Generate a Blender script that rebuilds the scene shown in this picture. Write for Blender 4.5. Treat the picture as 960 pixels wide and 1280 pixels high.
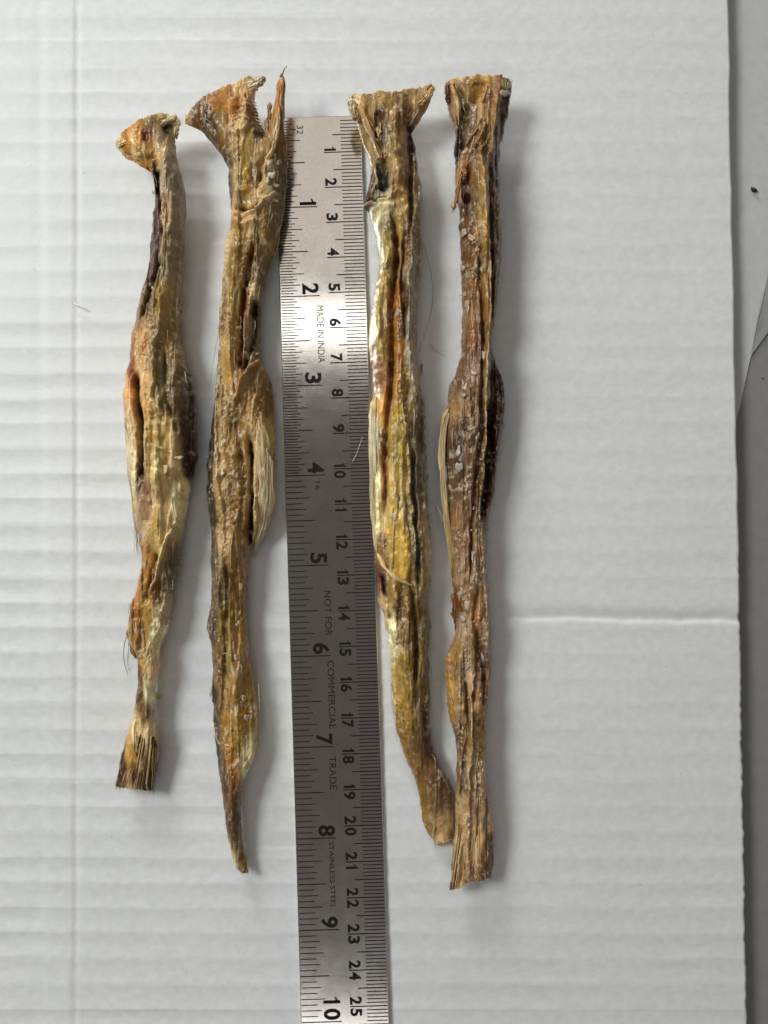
import bpy, math, random
import numpy as np
from mathutils import Vector, Matrix

for o in list(bpy.data.objects):
    bpy.data.objects.remove(o)
S = bpy.context.scene
C = S.collection

# ------------------------------------------------------------------ camera
F_PX, H_CAM, TILT = 961.0, 0.2166, math.radians(1.0)      # photo is 960 x 1280
cam_d = bpy.data.cameras.new('camera')
cam_d.sensor_fit = 'VERTICAL'
cam_d.sensor_height = 36.0
cam_d.lens = F_PX / 1280.0 * 36.0
cam_d.clip_start, cam_d.clip_end = 0.002, 20
cam = bpy.data.objects.new('camera', cam_d)
cam.location = (0, 0, H_CAM)
cam.rotation_euler = (TILT, 0, 0)
C.objects.link(cam)
S.camera = cam

# ------------------------------------------------------------------ world and lamps
W = bpy.data.worlds.new('World')
S.world = W
W.use_nodes = True
W.node_tree.nodes['Background'].inputs[0].default_value = (1.0, 0.91, 0.87, 1)
W.node_tree.nodes['Background'].inputs[1].default_value = 0.10


def area(name, loc, target, sx, sy, power, col):
    d = bpy.data.lights.new(name, 'AREA')
    d.shape = 'RECTANGLE'
    d.size, d.size_y, d.energy, d.color = sx, sy, power, col
    o = bpy.data.objects.new(name, d)
    o.location = loc
    o.rotation_euler = (Vector(target) - Vector(loc)).to_track_quat('-Z', 'Y').to_euler()
    C.objects.link(o)
    return o


area('window_lamp', (-0.47, 0.24, 0.56), (0, 0, 0), 0.26, 0.20, 3.35, (0.97, 1.0, 0.995))
area('far_window_lamp', (-0.45, 1.30, 0.48), (0, 0, 0), 0.40, 0.22, 9.0, (1.0, 0.99, 0.97))
area('ceiling_lamp', (-0.10, 0.82, 1.25), (0, 0, 0), 0.9, 0.66, 1.15, (1.0, 0.92, 0.82))
area('tube_lamp', (0.0, 0.385, 1.25), (0, 0, 0), 0.9, 0.05, 0.75, (1.0, 0.98, 0.94))
area('rear_lamp', (-0.1, -1.04, 1.25), (0, -0.05, 0), 0.8, 0.14, 1.3, (1.0, 1.0, 1.0))

S.view_settings.view_transform = 'Standard'
S.view_settings.look = 'None'
S.view_settings.exposure = 0.06
S.view_settings.gamma = 1.0
S.view_settings.use_curve_mapping = False

# ------------------------------------------------------------------ helpers
CT, ST = math.cos(TILT), math.sin(TILT)


def pix(px, py, z=0.0):
    """photo pixel -> point on the horizontal plane at height z (arrays allowed)"""
    px = np.asarray(px, float); py = np.asarray(py, float); z = np.asarray(z, float)
    a = (px - 480.0) / F_PX
    b = -(py - 640.0) / F_PX
    dx = a
    dy = b * CT + ST
    dz = b * ST - CT
    t = (z - H_CAM) / dz
    return np.stack([dx * t, dy * t, np.broadcast_to(z, np.shape(dx * t)) + 0 * t], -1)


def lin(c):
    c = np.asarray(c, float) / 255.0
    return np.where(c <= 0.04045, c / 12.92, ((c + 0.055) / 1.055) ** 2.4)


def hash2(ix, iy, seed):
    n = (ix.astype(np.int64) * 374761393 + iy.astype(np.int64) * 668265263 + seed * 1442695041) & 0xFFFFFFFF
    n = ((n ^ (n >> 13)) * 1274126177) & 0xFFFFFFFF
    n = (n ^ (n >> 16)) & 0xFFFFFFFF
    return n / 4294967295.0


def vnoise(x, y, seed=0):
    x = np.asarray(x, float); y = np.asarray(y, float)
    ix = np.floor(x); iy = np.floor(y)
    fx = x - ix; fy = y - iy
    fx = fx * fx * (3 - 2 * fx); fy = fy * fy * (3 - 2 * fy)
    a = hash2(ix, iy, seed); b = hash2(ix + 1, iy, seed)
    c = hash2(ix, iy + 1, seed); d = hash2(ix + 1, iy + 1, seed)
    return (a + (b - a) * fx) * (1 - fy) + (c + (d - c) * fx) * fy


def fbm(x, y, seed=0, octv=4):
    s = 0; a = 0.5; t = 0
    for k in range(octv):
        s = s + a * vnoise(x * 2 ** k + 17.3 * k, y * 2 ** k - 9.1 * k, seed + k * 31)
        t += a; a *= 0.55
    return s / t


def smooth(e0, e1, x):
    t = np.clip((x - e0) / (e1 - e0), 0, 1)
    return t * t * (3 - 2 * t)


def mesh_obj(name, V, Fq, mat, parent=None, col=None, smooth_=True):
    me = bpy.data.meshes.new(name)
    if isinstance(Fq, np.ndarray):
        n = Fq.shape[1]
        me.vertices.add(len(V)); me.vertices.foreach_set('co', np.asarray(V, np.float32).ravel())
        me.loops.add(Fq.size); me.loops.foreach_set('vertex_index', Fq.astype(np.int32).ravel())
        me.polygons.add(len(Fq))
        me.polygons.foreach_set('loop_start', np.arange(0, Fq.size, n, dtype=np.int32))
        me.update(calc_edges=True)
    else:
        me.from_pydata([tuple(v) for v in V], [], Fq)
    me.validate()
    if smooth_:
        me.polygons.foreach_set('use_smooth', np.ones(len(me.polygons), bool))
    if col is not None:
        at = me.attributes.new('Col', 'FLOAT_COLOR', 'POINT')
        c4 = np.ones((len(me.vertices), 4), np.float32); c4[:, :3] = col
        at.data.foreach_set('color', c4.ravel())
    me.materials.append(mat)
    me.update()
    o = bpy.data.objects.new(name, me)
    C.objects.link(o)
    if parent is not None:
        o.parent = parent
        o.matrix_parent_inverse = Matrix.Translation(-parent.location) if parent.rotation_euler.z == 0 else Matrix.Identity(4)
    return o


def tag(o, label, cat=None, group=None, kind=None):
    o['label'] = label
    if cat: o['category'] = cat
    if group: o['group'] = group
    if kind: o['kind'] = kind
    return o


def nodes(name):
    m = bpy.data.materials.new(name)
    m.use_nodes = True
    nt = m.node_tree
    return m, nt, nt.nodes['Principled BSDF']


def N(nt, typ, **kw):
    n = nt.nodes.new(typ)
    for k, v in kw.items():
        setattr(n, k, v)
    return n


def noise_node(nt, vec, scale, detail=4, rough=0.6, map_scale=None):
    n = N(nt, 'ShaderNodeTexNoise')
    n.inputs['Scale'].default_value = scale
    n.inputs['Detail'].default_value = detail
    n.inputs['Roughness'].default_value = rough
    if map_scale:
        mp = N(nt, 'ShaderNodeMapping'); mp.inputs['Scale'].default_value = map_scale
        nt.links.new(vec, mp.inputs['Vector']); vec = mp.outputs[0]
    nt.links.new(vec, n.inputs['Vector'])
    return n.outputs['Fac']


def ramp(nt, fac, stops):
    r = N(nt, 'ShaderNodeValToRGB')
    el = r.color_ramp.elements
    while len(el) < len(stops): el.new(0.5)
    for e, (p, c) in zip(el, stops):
        e.position = p; e.color = (c, c, c, 1) if not hasattr(c, '__len__') else (*c, 1)
    nt.links.new(fac, r.inputs[0])
    return r.outputs[0]


def mul(nt, a, b, fac=1.0):
    m = N(nt, 'ShaderNodeMix', data_type='RGBA', blend_type='MULTIPLY')
    m.inputs[0].default_value = fac
    nt.links.new(a, m.inputs[6]); nt.links.new(b, m.inputs[7])
    return m.outputs[2]


def bump(nt, fac, strength, dist, prev=None):
    b = N(nt, 'ShaderNodeBump')
    b.inputs['Strength'].default_value = strength
    b.inputs['Distance'].default_value = dist
    nt.links.new(fac, b.inputs['Height'])
    if prev is not None: nt.links.new(prev, b.inputs['Normal'])
    return b.outputs[0]


# ------------------------------------------------------------------ materials
def mat_paper(name, col, gloss=0.35, fibre=1.0):
    m, nt, p = nodes(name)
    tc = N(nt, 'ShaderNodeTexCoord').outputs['Object']
    n1 = noise_node(nt, tc, 2600, 5, 0.7)
    n2 = noise_node(nt, tc, 420, 4, 0.6)
    n3 = noise_node(nt, tc, 25, 3, 0.5)
    n4 = noise_node(nt, tc, 900, 2, 0.5)
    c = ramp(nt, n2, [(0.3, tuple(x * 0.93 for x in col)), (0.7, tuple(min(1, x * 1.03) for x in col))])
    c = mul(nt, c, ramp(nt, n3, [(0.3, 0.965), (0.7, 1.0)]))
    c = mul(nt, c, ramp(nt, n4, [(0.20, 0.78), (0.29, 1.0)]))          # tiny grey flecks in the sheet
    nt.links.new(c, p.inputs['Base Color'])
    nt.links.new(ramp(nt, n2, [(0.3, gloss), (0.7, gloss + 0.2)]), p.inputs['Roughness'])
    p.inputs['Specular IOR Level'].default_value = 0.4
    b = bump(nt, n1, 0.55 * fibre, 0.00006)
    b = bump(nt, n2, 0.75 * fibre, 0.00012, b)
    nt.links.new(b, p.inputs['Normal'])
    return m


M_CARD = mat_paper('white_liner_board', (0.735, 0.75, 0.74), 0.42)
M_SHEET = mat_paper('grey_paper', (0.52, 0.525, 0.51), 0.6)
M_FOLD = mat_paper('grey_paper_back', (0.33, 0.335, 0.325), 0.6)
M_TABLE = mat_paper('table_laminate', (0.235, 0.232, 0.222), 0.55)


def mat_steel():
    m, nt, p = nodes('brushed_steel')
    tc = N(nt, 'ShaderNodeTexCoord').outputs['Object']
    nb = noise_node(nt, tc, 1.0, 4, 0.7, (9000, 260, 200))       # brushing along the length
    nw = noise_node(nt, tc, 1.0, 3, 0.6, (700, 5200, 200))
    nl = noise_node(nt, tc, 160, 4, 0.65)
    ns = noise_node(nt, tc, 900, 3, 0.6)
    c = ramp(nt, nl, [(0.25, (0.64, 0.61, 0.565)), (0.75, (0.71, 0.685, 0.64))])
    c = mul(nt, c, ramp(nt, ns, [(0.25, 0.90), (0.5, 1.0)]))
    nt.links.new(c, p.inputs['Base Color'])
    p.inputs['Metallic'].default_value = 1.0
    nt.links.new(ramp(nt, nl, [(0.3, 0.13), (0.7, 0.16)]), p.inputs['Roughness'])
    b = bump(nt, nb, 0.05, 0.00002)
    b = bump(nt, nw, 0.05, 0.00002, b)
    nt.links.new(b, p.inputs['Normal'])
    return m


def mat_ink():
    m, nt, p = nodes('black_etch')
    tc = N(nt, 'ShaderNodeTexCoord').outputs['Object']
    n = noise_node(nt, tc, 2500, 3, 0.6)
    nt.links.new(ramp(nt, n, [(0.3, (0.006, 0.006, 0.006)), (0.8, (0.022, 0.02, 0.018))]), p.inputs['Base Color'])
    p.inputs['Roughness'].default_value = 0.6
    p.inputs['Specular IOR Level'].default_value = 0.12
    return m


def mat_chew():
    m, nt, p = nodes('dried_tendon')
    tc = N(nt, 'ShaderNodeTexCoord').outputs['Object']
    at = N(nt, 'ShaderNodeAttribute', attribute_name='Col').outputs['Color']
    nf = noise_node(nt, tc, 1.0, 5, 0.7, (3600, 420, 2000))        # fibres along the piece
    ng = noise_node(nt, tc, 2300, 5, 0.7)
    nm = noise_node(nt, tc, 520, 5, 0.65)
    c = mul(nt, at, ramp(nt, nf, [(0.28, 0.93), (0.5, 1.0), (0.75, 1.05)]))
    c = mul(nt, c, ramp(nt, nm, [(0.28, 0.80), (0.55, 1.0), (0.8, 1.08)]))
    mx = N(nt, 'ShaderNodeMix', data_type='RGBA')
    nt.links.new(ramp(nt, ng, [(0.62, 0.0), (0.78, 0.55)]), mx.inputs[0])
    nt.links.new(c, mx.inputs[6]); mx.inputs[7].default_value = (0.62, 0.55, 0.42, 1)   # dried fat specks
    nt.links.new(mx.outputs[2], p.inputs['Base Color'])
    nt.links.new(ramp(nt, nm, [(0.3, 0.18), (0.65, 0.42)]), p.inputs['Roughness'])
    p.inputs['Specular IOR Level'].default_value = 0.38
    p.inputs['Coat Weight'].default_value = 0.22
    p.inputs['Coat Roughness'].default_value = 0.16
    p.inputs['Subsurface Weight'].default_value = 0.14
    p.inputs['Subsurface Scale'].default_value = 0.0015
    p.inputs['Subsurface Radius'].default_value = (1.0, 0.7, 0.4)
    b = bump(nt, nf, 0.16, 0.00010)
    b = bump(nt, nm, 0.40, 0.0003, b)
    b = bump(nt, ng, 0.35, 0.00010, b)
    nt.links.new(b, p.inputs['Normal'])
    return m


def mat_fibre():
    m, nt, p = nodes('dry_fibre')
    tc = N(nt, 'ShaderNodeTexCoord').outputs['Object']
    at = N(nt, 'ShaderNodeAttribute', attribute_name='Col').outputs['Color']
    nf = noise_node(nt, tc, 1.0, 4, 0.65, (3800, 330, 2000))
    c = mul(nt, at, ramp(nt, nf, [(0.28, 0.68), (0.55, 1.0), (0.8, 1.15)]))
    nt.links.new(c, p.inputs['Base Color'])
    p.inputs['Roughness'].default_value = 0.45
    nt.links.new(bump(nt, nf, 0.5, 0.00015), p.inputs['Normal'])
    return m


def mat_plain(name, col, rough):
    m, nt, p = nodes(name)
    tc = N(nt, 'ShaderNodeTexCoord').outputs['Object']
    n = noise_node(nt, tc, 1500, 3, 0.6)
    nt.links.new(ramp(nt, n, [(0.3, tuple(x * 0.8 for x in col)), (0.7, col)]), p.inputs['Base Color'])
    p.inputs['Roughness'].default_value = rough
    return m


M_STEEL, M_INK, M_CHEW, M_FIBRE = mat_steel(), mat_ink(), mat_chew(), mat_fibre()
M_LINT = mat_plain('white_lint', (0.85, 0.85, 0.82), 0.5)
M_HAIR = mat_plain('brown_hair', (0.10, 0.07, 0.045), 0.5)
M_SPECK = mat_plain('black_crumb', (0.02, 0.018, 0.016), 0.7)

# ------------------------------------------------------------------ setting: table, grey sheet, cardboard
CARD_T = 0.0050
TZ = -CARD_T - 0.0004


def slab(name, poly_px, ztop, thick, mat, parent=None):
    P = [pix(x, y, ztop) for x, y in poly_px]
    n = len(P)
    V = [tuple(p) for p in P] + [(p[0], p[1], ztop - thick) for p in P]
    Fs = [list(range(n - 1, -1, -1)), list(range(n, 2 * n))] + [[i, (i + 1) % n, n + (i + 1) % n, n + i] for i in range(n)]
    return mesh_obj(name, V, Fs, mat, parent, smooth_=False)


def build_table():
    n = 60
    g = np.linspace(-0.55, 0.55, n)
    X, Y = np.meshgrid(g, g)
    Z = np.full_like(X, TZ - 0.0004) - 0.00015 * (fbm(X * 30, Y * 30, 5) - 0.5)
    V = np.stack([X, Y, Z], -1).reshape(-1, 3)
    i = np.arange(n * n).reshape(n, n)
    Q = np.stack([i[:-1, :-1], i[:-1, 1:], i[1:, 1:], i[1:, :-1]], -1).reshape(-1, 4)
    o = mesh_obj('table_top', V, Q, M_TABLE)
    o['kind'] = 'structure'
    o['label'] = 'dark grey table top showing beside the cardboard'


build_table()

pts = [(880, -160), (1100, -160), (1100, 210), (962, 411), (950, 428), (938, 447), (931, 480), (925, 508), (915, 540), (880, 545)]
sheet = slab('paper_sheet', pts[::-1], TZ, 0.0003, M_SHEET)
tag(sheet, 'light grey paper with an angled lower edge, partly under the white cardboard', 'paper')
# turned-over corner of that sheet
fx = [(1010, 130), (962, 338), (947, 402), (939, 444), (962, 412.5), (1010, 342)]
P = []
for k, (x, y) in enumerate(fx):
    zz = TZ + (0.0010 if k in (1, 2) else 0.00025)
    if k == 0: zz = TZ + 0.0010
    P.append(pix(x, y, zz))
n = len(P)
V = [tuple(p) for p in P] + [(p[0], p[1], p[2] - 0.0002) for p in P]
Fs = [list(range(n)), list(range(2 * n - 1, n - 1, -1))] + [[i, n + i, n + (i + 1) % n, (i + 1) % n] for i in range(n)]
mesh_obj('folded_corner', V, Fs, M_FOLD, sheet, smooth_=False)


def card_relief(px, py):
    """height of the liner in metres (<= 0): it sags between the flutes, creases run across it"""
    wob = 3.4 * (vnoise(px / 160, py / 120, 3) - 0.5) + 2.4 * (vnoise(px / 40, py / 60, 4) - 0.5) + 2.6 * (fbm(px / 13, py / 13, 5, 2) - 0.5) + 5.0 * (vnoise(px / 900, np.round(py / 32) * 1.7, 6) - 0.5)
    ph = (py + wob - 497.0) / 31.9
    k = np.floor(ph)
    f = ph - k
    side = 0.36 + 0.64 * smooth(620, 120, px) + 0.25 * smooth(900, 1200, py) * smooth(300, 700, px)
    amp = (0.35 + 1.1 * vnoise(px / 110 + 11, k * 3.7, 8)) * side
    sag = -(np.sqrt(np.sin(math.pi * f) ** 2 + 0.035) - 0.187) * 0.00028 * amp
    f2 = f - 0.5
    z = sag
    # vertical score lines at the left
    xc = 94.5 + 2.0 * (vnoise(py / 140, py * 0, 21) - 0.5) - (py - 640) * 0.002
    z = z - 0.00036 * np.exp(-((px - xc) / 2.6) ** 2) * (0.6 + 0.8 * vnoise(py / 60, 0 * py, 22))
    z = z + 0.00016 * smooth(50, 60, px) * smooth(97, 91, px)
    z = z - 0.00010 * np.exp(-((px - 47) / 7.0) ** 2) * smooth(900, 200, py)
    # horizontal crease from the ruler side to the right edge
    yc = 772 + 3.0 * (vnoise(px / 60, 0 * px, 30) - 0.5) + 2.0 * (vnoise(px / 17, 0 * px, 31) - 0.5) + (px - 640) * 0.012
    m = smooth(610, 680, px)
    d = py - yc
    prof = np.where(d < 0, np.exp(-(d / 9.0) ** 2), np.exp(-(d / 3.2) ** 2))
    z = z - 0.00058 * m * prof * (0.75 + 0.5 * vnoise(px / 50, 0 * px, 33))
    # long soft undulation
    z = z - 0.0005 * vnoise(px / 330, py / 270, 40) - 0.00018 * vnoise(px / 90, py / 60, 41)
    z = z - 0.000045 * fbm(px / 9, py / 7, 44, 3)
    # fainter crease near the stick ends
    yc2 = 1058 + (px - 300) * 0.012
    d = py - yc2
    z = z - 0.00012 * smooth(280, 330, px) * smooth(380, 372, px) * np.where(d < 0, np.exp(-(d / 8) ** 2), np.exp(-(d / 2.5) ** 2))
    d = py - (981 + (px - 200) * 0.03)
    z = z - 0.00010 * smooth(190, 205, px) * smooth(252, 235, px) * np.where(d < 0, np.exp(-(d / 8) ** 2), np.exp(-(d / 2.5) ** 2))
    return z


def build_card():
    nx, ny = 330, 1150
    ys = np.linspace(-130, 1420, ny)
    base = np.linspace(0, 1, nx)
    V = []
    xr = 911.5 + (ys / 1280.0) * 22.5 + 1.6 * (vnoise(ys / 40, ys * 0, 50) - 0.5) + 1.8 * (vnoise(ys / 7, ys * 0, 51) - 0.5) * smooth(500, 900, ys)
    X = -150 + (xr[:, None] + 150) * base[None, :]
    Y = np.repeat(ys[:, None], nx, 1)
    Z = card_relief(X, Y)
    top = pix(X, Y, 0.0); top[..., 2] = Z
    bot = top.copy(); bot[..., 2] = -CARD_T
    i = np.arange(nx * ny).reshape(ny, nx)
    Q = [np.stack([i[:-1, :-1], i[1:, :-1], i[1:, 1:], i[:-1, 1:]], -1).reshape(-1, 4)]
    # rim and a light underside
    loop = np.concatenate([i[0, :-1], i[:-1, -1], i[-1, :0:-1], i[:0:-1, 0]])
    n0 = nx * ny
    rim = bot.reshape(-1, 3)[loop]
    j = np.arange(len(loop))
    Q.append(np.stack([loop, np.roll(loop, -1), n0 + np.roll(j, -1), n0 + j], -1))
    V = np.concatenate([top.reshape(-1, 3), rim])
    o = mesh_obj('cardboard_sheet', V, np.concatenate(Q), M_CARD)
    tag(o, 'white corrugated cardboard sheet under the ruler and the dried sticks', kind='structure')


build_card()

# ------------------------------------------------------------------ steel ruler
RT = 0.0010
RWID = 0.0245
A = pix(452.7, 189.1, RT); B = pix(485.9, 1256.8, RT)
d = (B - A) / np.linalg.norm(B - A)
r_ang = math.atan2(d[0], -d[1])
SC = np.linalg.norm(B - A) / 0.24                      # photo scale check, about 1
zero_right = A - d * 0.01 * SC
left = np.array([-math.cos(r_ang), -math.sin(r_ang), 0])
org = zero_right + left * RWID
ruler = bpy.data.objects.new('steel_ruler', None)
ruler.location = (org[0], org[1], 0)
ruler.rotation_euler = (0, 0, r_ang)
C.objects.link(ruler)
tag(ruler, 'stainless steel ruler with inch and centimetre scales lying between the dried sticks', 'ruler')


def ruler_child(name, V, Fq, mat, smooth_=False):
    me = bpy.data.meshes.new(name)
    me.from_pydata(V, [], Fq); me.materials.append(mat); me.update()
    o = bpy.data.objects.new(name, me); C.objects.link(o); o.parent = ruler
    return o


def ruler_body():
    L0, L1, b = 0.0004, -0.3120 * SC, 0.00022
    V, Fq = [], []
    rc = 0.0006
    def ring(ins, z):
        out = []
        x0, x1, y0, y1 = ins, RWID - ins, L0 - ins, L1 + ins
        for cx, cy, a0 in ((x1 - rc, y0 - rc, 0), (x0 + rc, y0 - rc, 90), (x0 + rc, y1 + rc, 180), (x1 - rc, y1 + rc, 270)):
            for k in range(5):
                a = math.radians(a0 + k * 22.5)
                out.append((cx + rc * math.cos(a), cy + rc * math.sin(a), z))
        return out
    rings = [ring(0, 0.0), ring(0, RT - b), ring(b * 0.35, RT - b * 0.35), ring(b, RT)]
    n = len(rings[0])
    for r in rings: V += r
    for k in range(len(rings) - 1):
        for i in range(n):
            Fq.append([k * n + i, k * n + (i + 1) % n, (k + 1) * n + (i + 1) % n, (k + 1) * n + i])
    Fq.append([(len(rings) - 1) * n + i for i in range(n)])
    Fq.append([i for i in range(n - 1, -1, -1)])
    ruler_child('blade', V, Fq, M_STEEL)


ruler_body()


def bars(name, items):
    """each item: x0, x1, y (centre), half thickness"""
    V, Fq = [], []
    for x0, x1, y, h in items:
        k = len(V)
        z0, z1 = RT + 0.000004, RT + 0.00002
        V += [(x0, y - h, z0), (x1, y - h, z0), (x1, y + h, z0), (x0, y + h, z0),
              (x0, y - h, z1), (x1, y - h, z1), (x1, y + h, z1), (x0, y + h, z1)]
        Fq += [[k + 4, k + 5, k + 6, k + 7], [k, k + 1, k + 5, k + 4], [k + 1, k + 2, k + 6, k + 5], [k + 2, k + 3, k + 7, k + 6], [k + 3, k, k + 4, k + 7]]
    o = ruler_child(name, V, Fq, M_INK)
    o['kind'] = 'stuff'
    return o


cm = 0.01 * SC
inch = 0.0254 * SC
it = []
for k in range(1, 306):
    y = -k * cm / 10
    ln = 0.0108 if k % 10 == 0 else 0.0083 if k % 5 == 0 else 0.0060
    it.append((RWID - ln, RWID - 0.00035, y, 0.00013 if k % 5 else 0.00015))
bars('millimetre_marks', it)
it = []
for k in range(1, 12 * 32 + 1):
    if k > 128 and k % 2: continue
    y = -k * inch / 32
    if k % 32 == 0: ln = 0.0113
    elif k % 16 == 0: ln = 0.0082
    elif k % 8 == 0: ln = 0.0070
    elif k % 4 == 0: ln = 0.0059
    elif k % 2 == 0: ln = 0.0049
    else: ln = 0.0040
    it.append((0.00035, ln, y, 0.000125 if k % 16 else 0.00015))
bars('inch_marks', it)


def text(name, s, cap, x_base, y_start, bold=0.0, length=None):
    """letters read downward; x_base is the baseline (left), y_start the first letter's top, both ruler-local"""
    if s == '1':                                            # a figure one with a flag, as on the ruler
        h, st = cap, cap * (0.13 + bold)
        L_ = length or cap * 0.42
        prof_ = [(L_, 0), (L_, h), (L_ - st * 0.9, h), (L_ * 0.45, h * 0.83), (0, h * 0.76), (0, h * 0.66), (L_ - st, h * 0.72), (L_ - st, 0)]
        V = [(x_base + v, y_start - u, RT + 0.000022) for u, v in prof_] + [(x_base + v, y_start - u, RT + 0.000004) for u, v in prof_]
        n = len(prof_)
        Fq = [list(range(n)), list(range(2 * n - 1, n - 1, -1))] + [[i, n + i, n + (i + 1) % n, (i + 1) % n] for i in range(n)]
        ruler_child(name, V, Fq, M_INK)
        return
    cu = bpy.data.curves.new(name, 'FONT')
    cu.body = s; cu.size = 1.0; cu.offset = bold * 0.5; cu.resolution_u = 4
    cu.extrude = 0.002
    tmp = bpy.data.objects.new('tmp', cu)
    C.objects.link(tmp)
    bpy.context.view_layer.update()
    me = bpy.data.meshes.new_from_object(tmp.evaluated_get(bpy.context.evaluated_depsgraph_get()))
    bpy.data.objects.remove(tmp); bpy.data.curves.remove(cu)
    n = len(me.vertices)
    co = np.empty(n * 3, np.float32); me.vertices.foreach_get('co', co); co = co.reshape(-1, 3)
    mn, mxx = co.min(0), co.max(0)
    k = cap / (mxx[1] - mn[1])
    ku = (length / (mxx[0] - mn[0])) if length else k
    out = np.stack([x_base + (co[:, 1] - mn[1]) * k, y_start - (co[:, 0] - mn[0]) * ku, RT + 0.000014 + co[:, 2] * k], -1)
    me.vertices.foreach_set('co', out.astype(np.float32).ravel())
    me.materials.clear(); me.materials.append(M_INK); me.update(); me.name = name
    o = bpy.data.objects.new(name, me); C.objects.link(o); o.parent = ruler


for k in range(1, 31):
    y = -k * cm
    xb = RWID - 0.0107
    sz = 0.0033
    s = str(k)
    def w(ch): return 0.0012 if ch == '1' else 0.0022
    if len(s) == 1:
        text('numeral', s, sz, xb, y + 0.0004 + w(s), bold=0.07, length=w(s))
    else:
        text('numeral', s[0], sz, xb, y + 0.0005 + w(s[0]), bold=0.07, length=w(s[0]))
        text('numeral', s[1], sz, xb, y - 0.0005 - (0.0003 if s[1] == '1' else 0), bold=0.07, length=w(s[1]))
for k in range(1, 13):
    y = -k * inch
    sz = 0.0047
    s = str(k)
    def w(ch): return 0.0018 if ch == '1' else 0.0031
    if len(s) == 1:
        text('numeral', s, sz, 0.0064, y + 0.0005 + w(s), bold=0.06, length=w(s))
    else:
        text('numeral', s[0], sz, 0.0064, y + 0.0019 + w(s[1]) + w(s[0]), bold=0.06, length=w(s[0]))
        text('numeral', s[1], sz, 0.0064, y + 0.0005 + w(s[1]), bold=0.06, length=w(s[1]))


def ry(py):          # photo row -> ruler-local y along its middle
    p = pix(400, py, RT) - np.array([org[0], org[1], RT])
    return float(np.dot(p, -d))


for s, y0, y1, xb, cap in (('MADE IN INDIA', 382, 453.5, 0.0103, 0.0019), ('NOT FOR', 739, 795, 0.0100, 0.0019), ('COMMERCIAL', 826, 912, 0.0103, 0.0019),
                           ('TRADE', 946, 987.5, 0.0100, 0.0019), ('STAINLESS STEEL', 1052.5, 1136, 0.0093, 0.0013)):
    text('lettering', s, cap, xb, ry(y0), bold=0.0, length=abs(ry(y1) - ry(y0)))
text('lettering', '32', 0.0018, 0.0062, ry(156), length=0.0025)
text('lettering', '16', 0.0016, 0.0083, ry(602), length=0.0024)

# ------------------------------------------------------------------ dried sticks
def polyline_dist(px, py, pts):
    """distance to a polyline and position (0..1) along it"""
    best = np.full(px.shape, 1e9); tt = np.zeros(px.shape)
    n = len(pts) - 1
    for i in range(n):
        x0, y0 = pts[i]; x1, y1 = pts[i + 1]
        vx, vy = x1 - x0, y1 - y0
        t = np.clip(((px - x0) * vx + (py - y0) * vy) / (vx * vx + vy * vy + 1e-9), 0, 1)
        dd = np.hypot(px - x0 - t * vx, py - y0 - t * vy)
        m = dd < best
        best = np.where(m, dd, best); tt = np.where(m, (i + t) / n, tt)
    return best, tt


def resample(poly, s):
    P = np.asarray(poly, float)
    L = np.concatenate([[0], np.cumsum(np.hypot(*(np.diff(P, axis=0).T)))])
    L /= L[-1]
    return np.stack([np.interp(s, L, P[:, 0]), np.interp(s, L, P[:, 1])], -1)


GAIN = 1.06
DOWN = 1.0


def tone(c):
    c = np.asarray(c, float)
    l = (c @ np.array([0.3, 0.6, 0.1]))[..., None]
    c = c * (np.clip(l, 0.01, 1) / 0.2) ** 0.26
    return np.clip(c * 1.03 - l * 0.03, 0.004, 0.9) * np.array([1.07, 0.97, 0.80])


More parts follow.
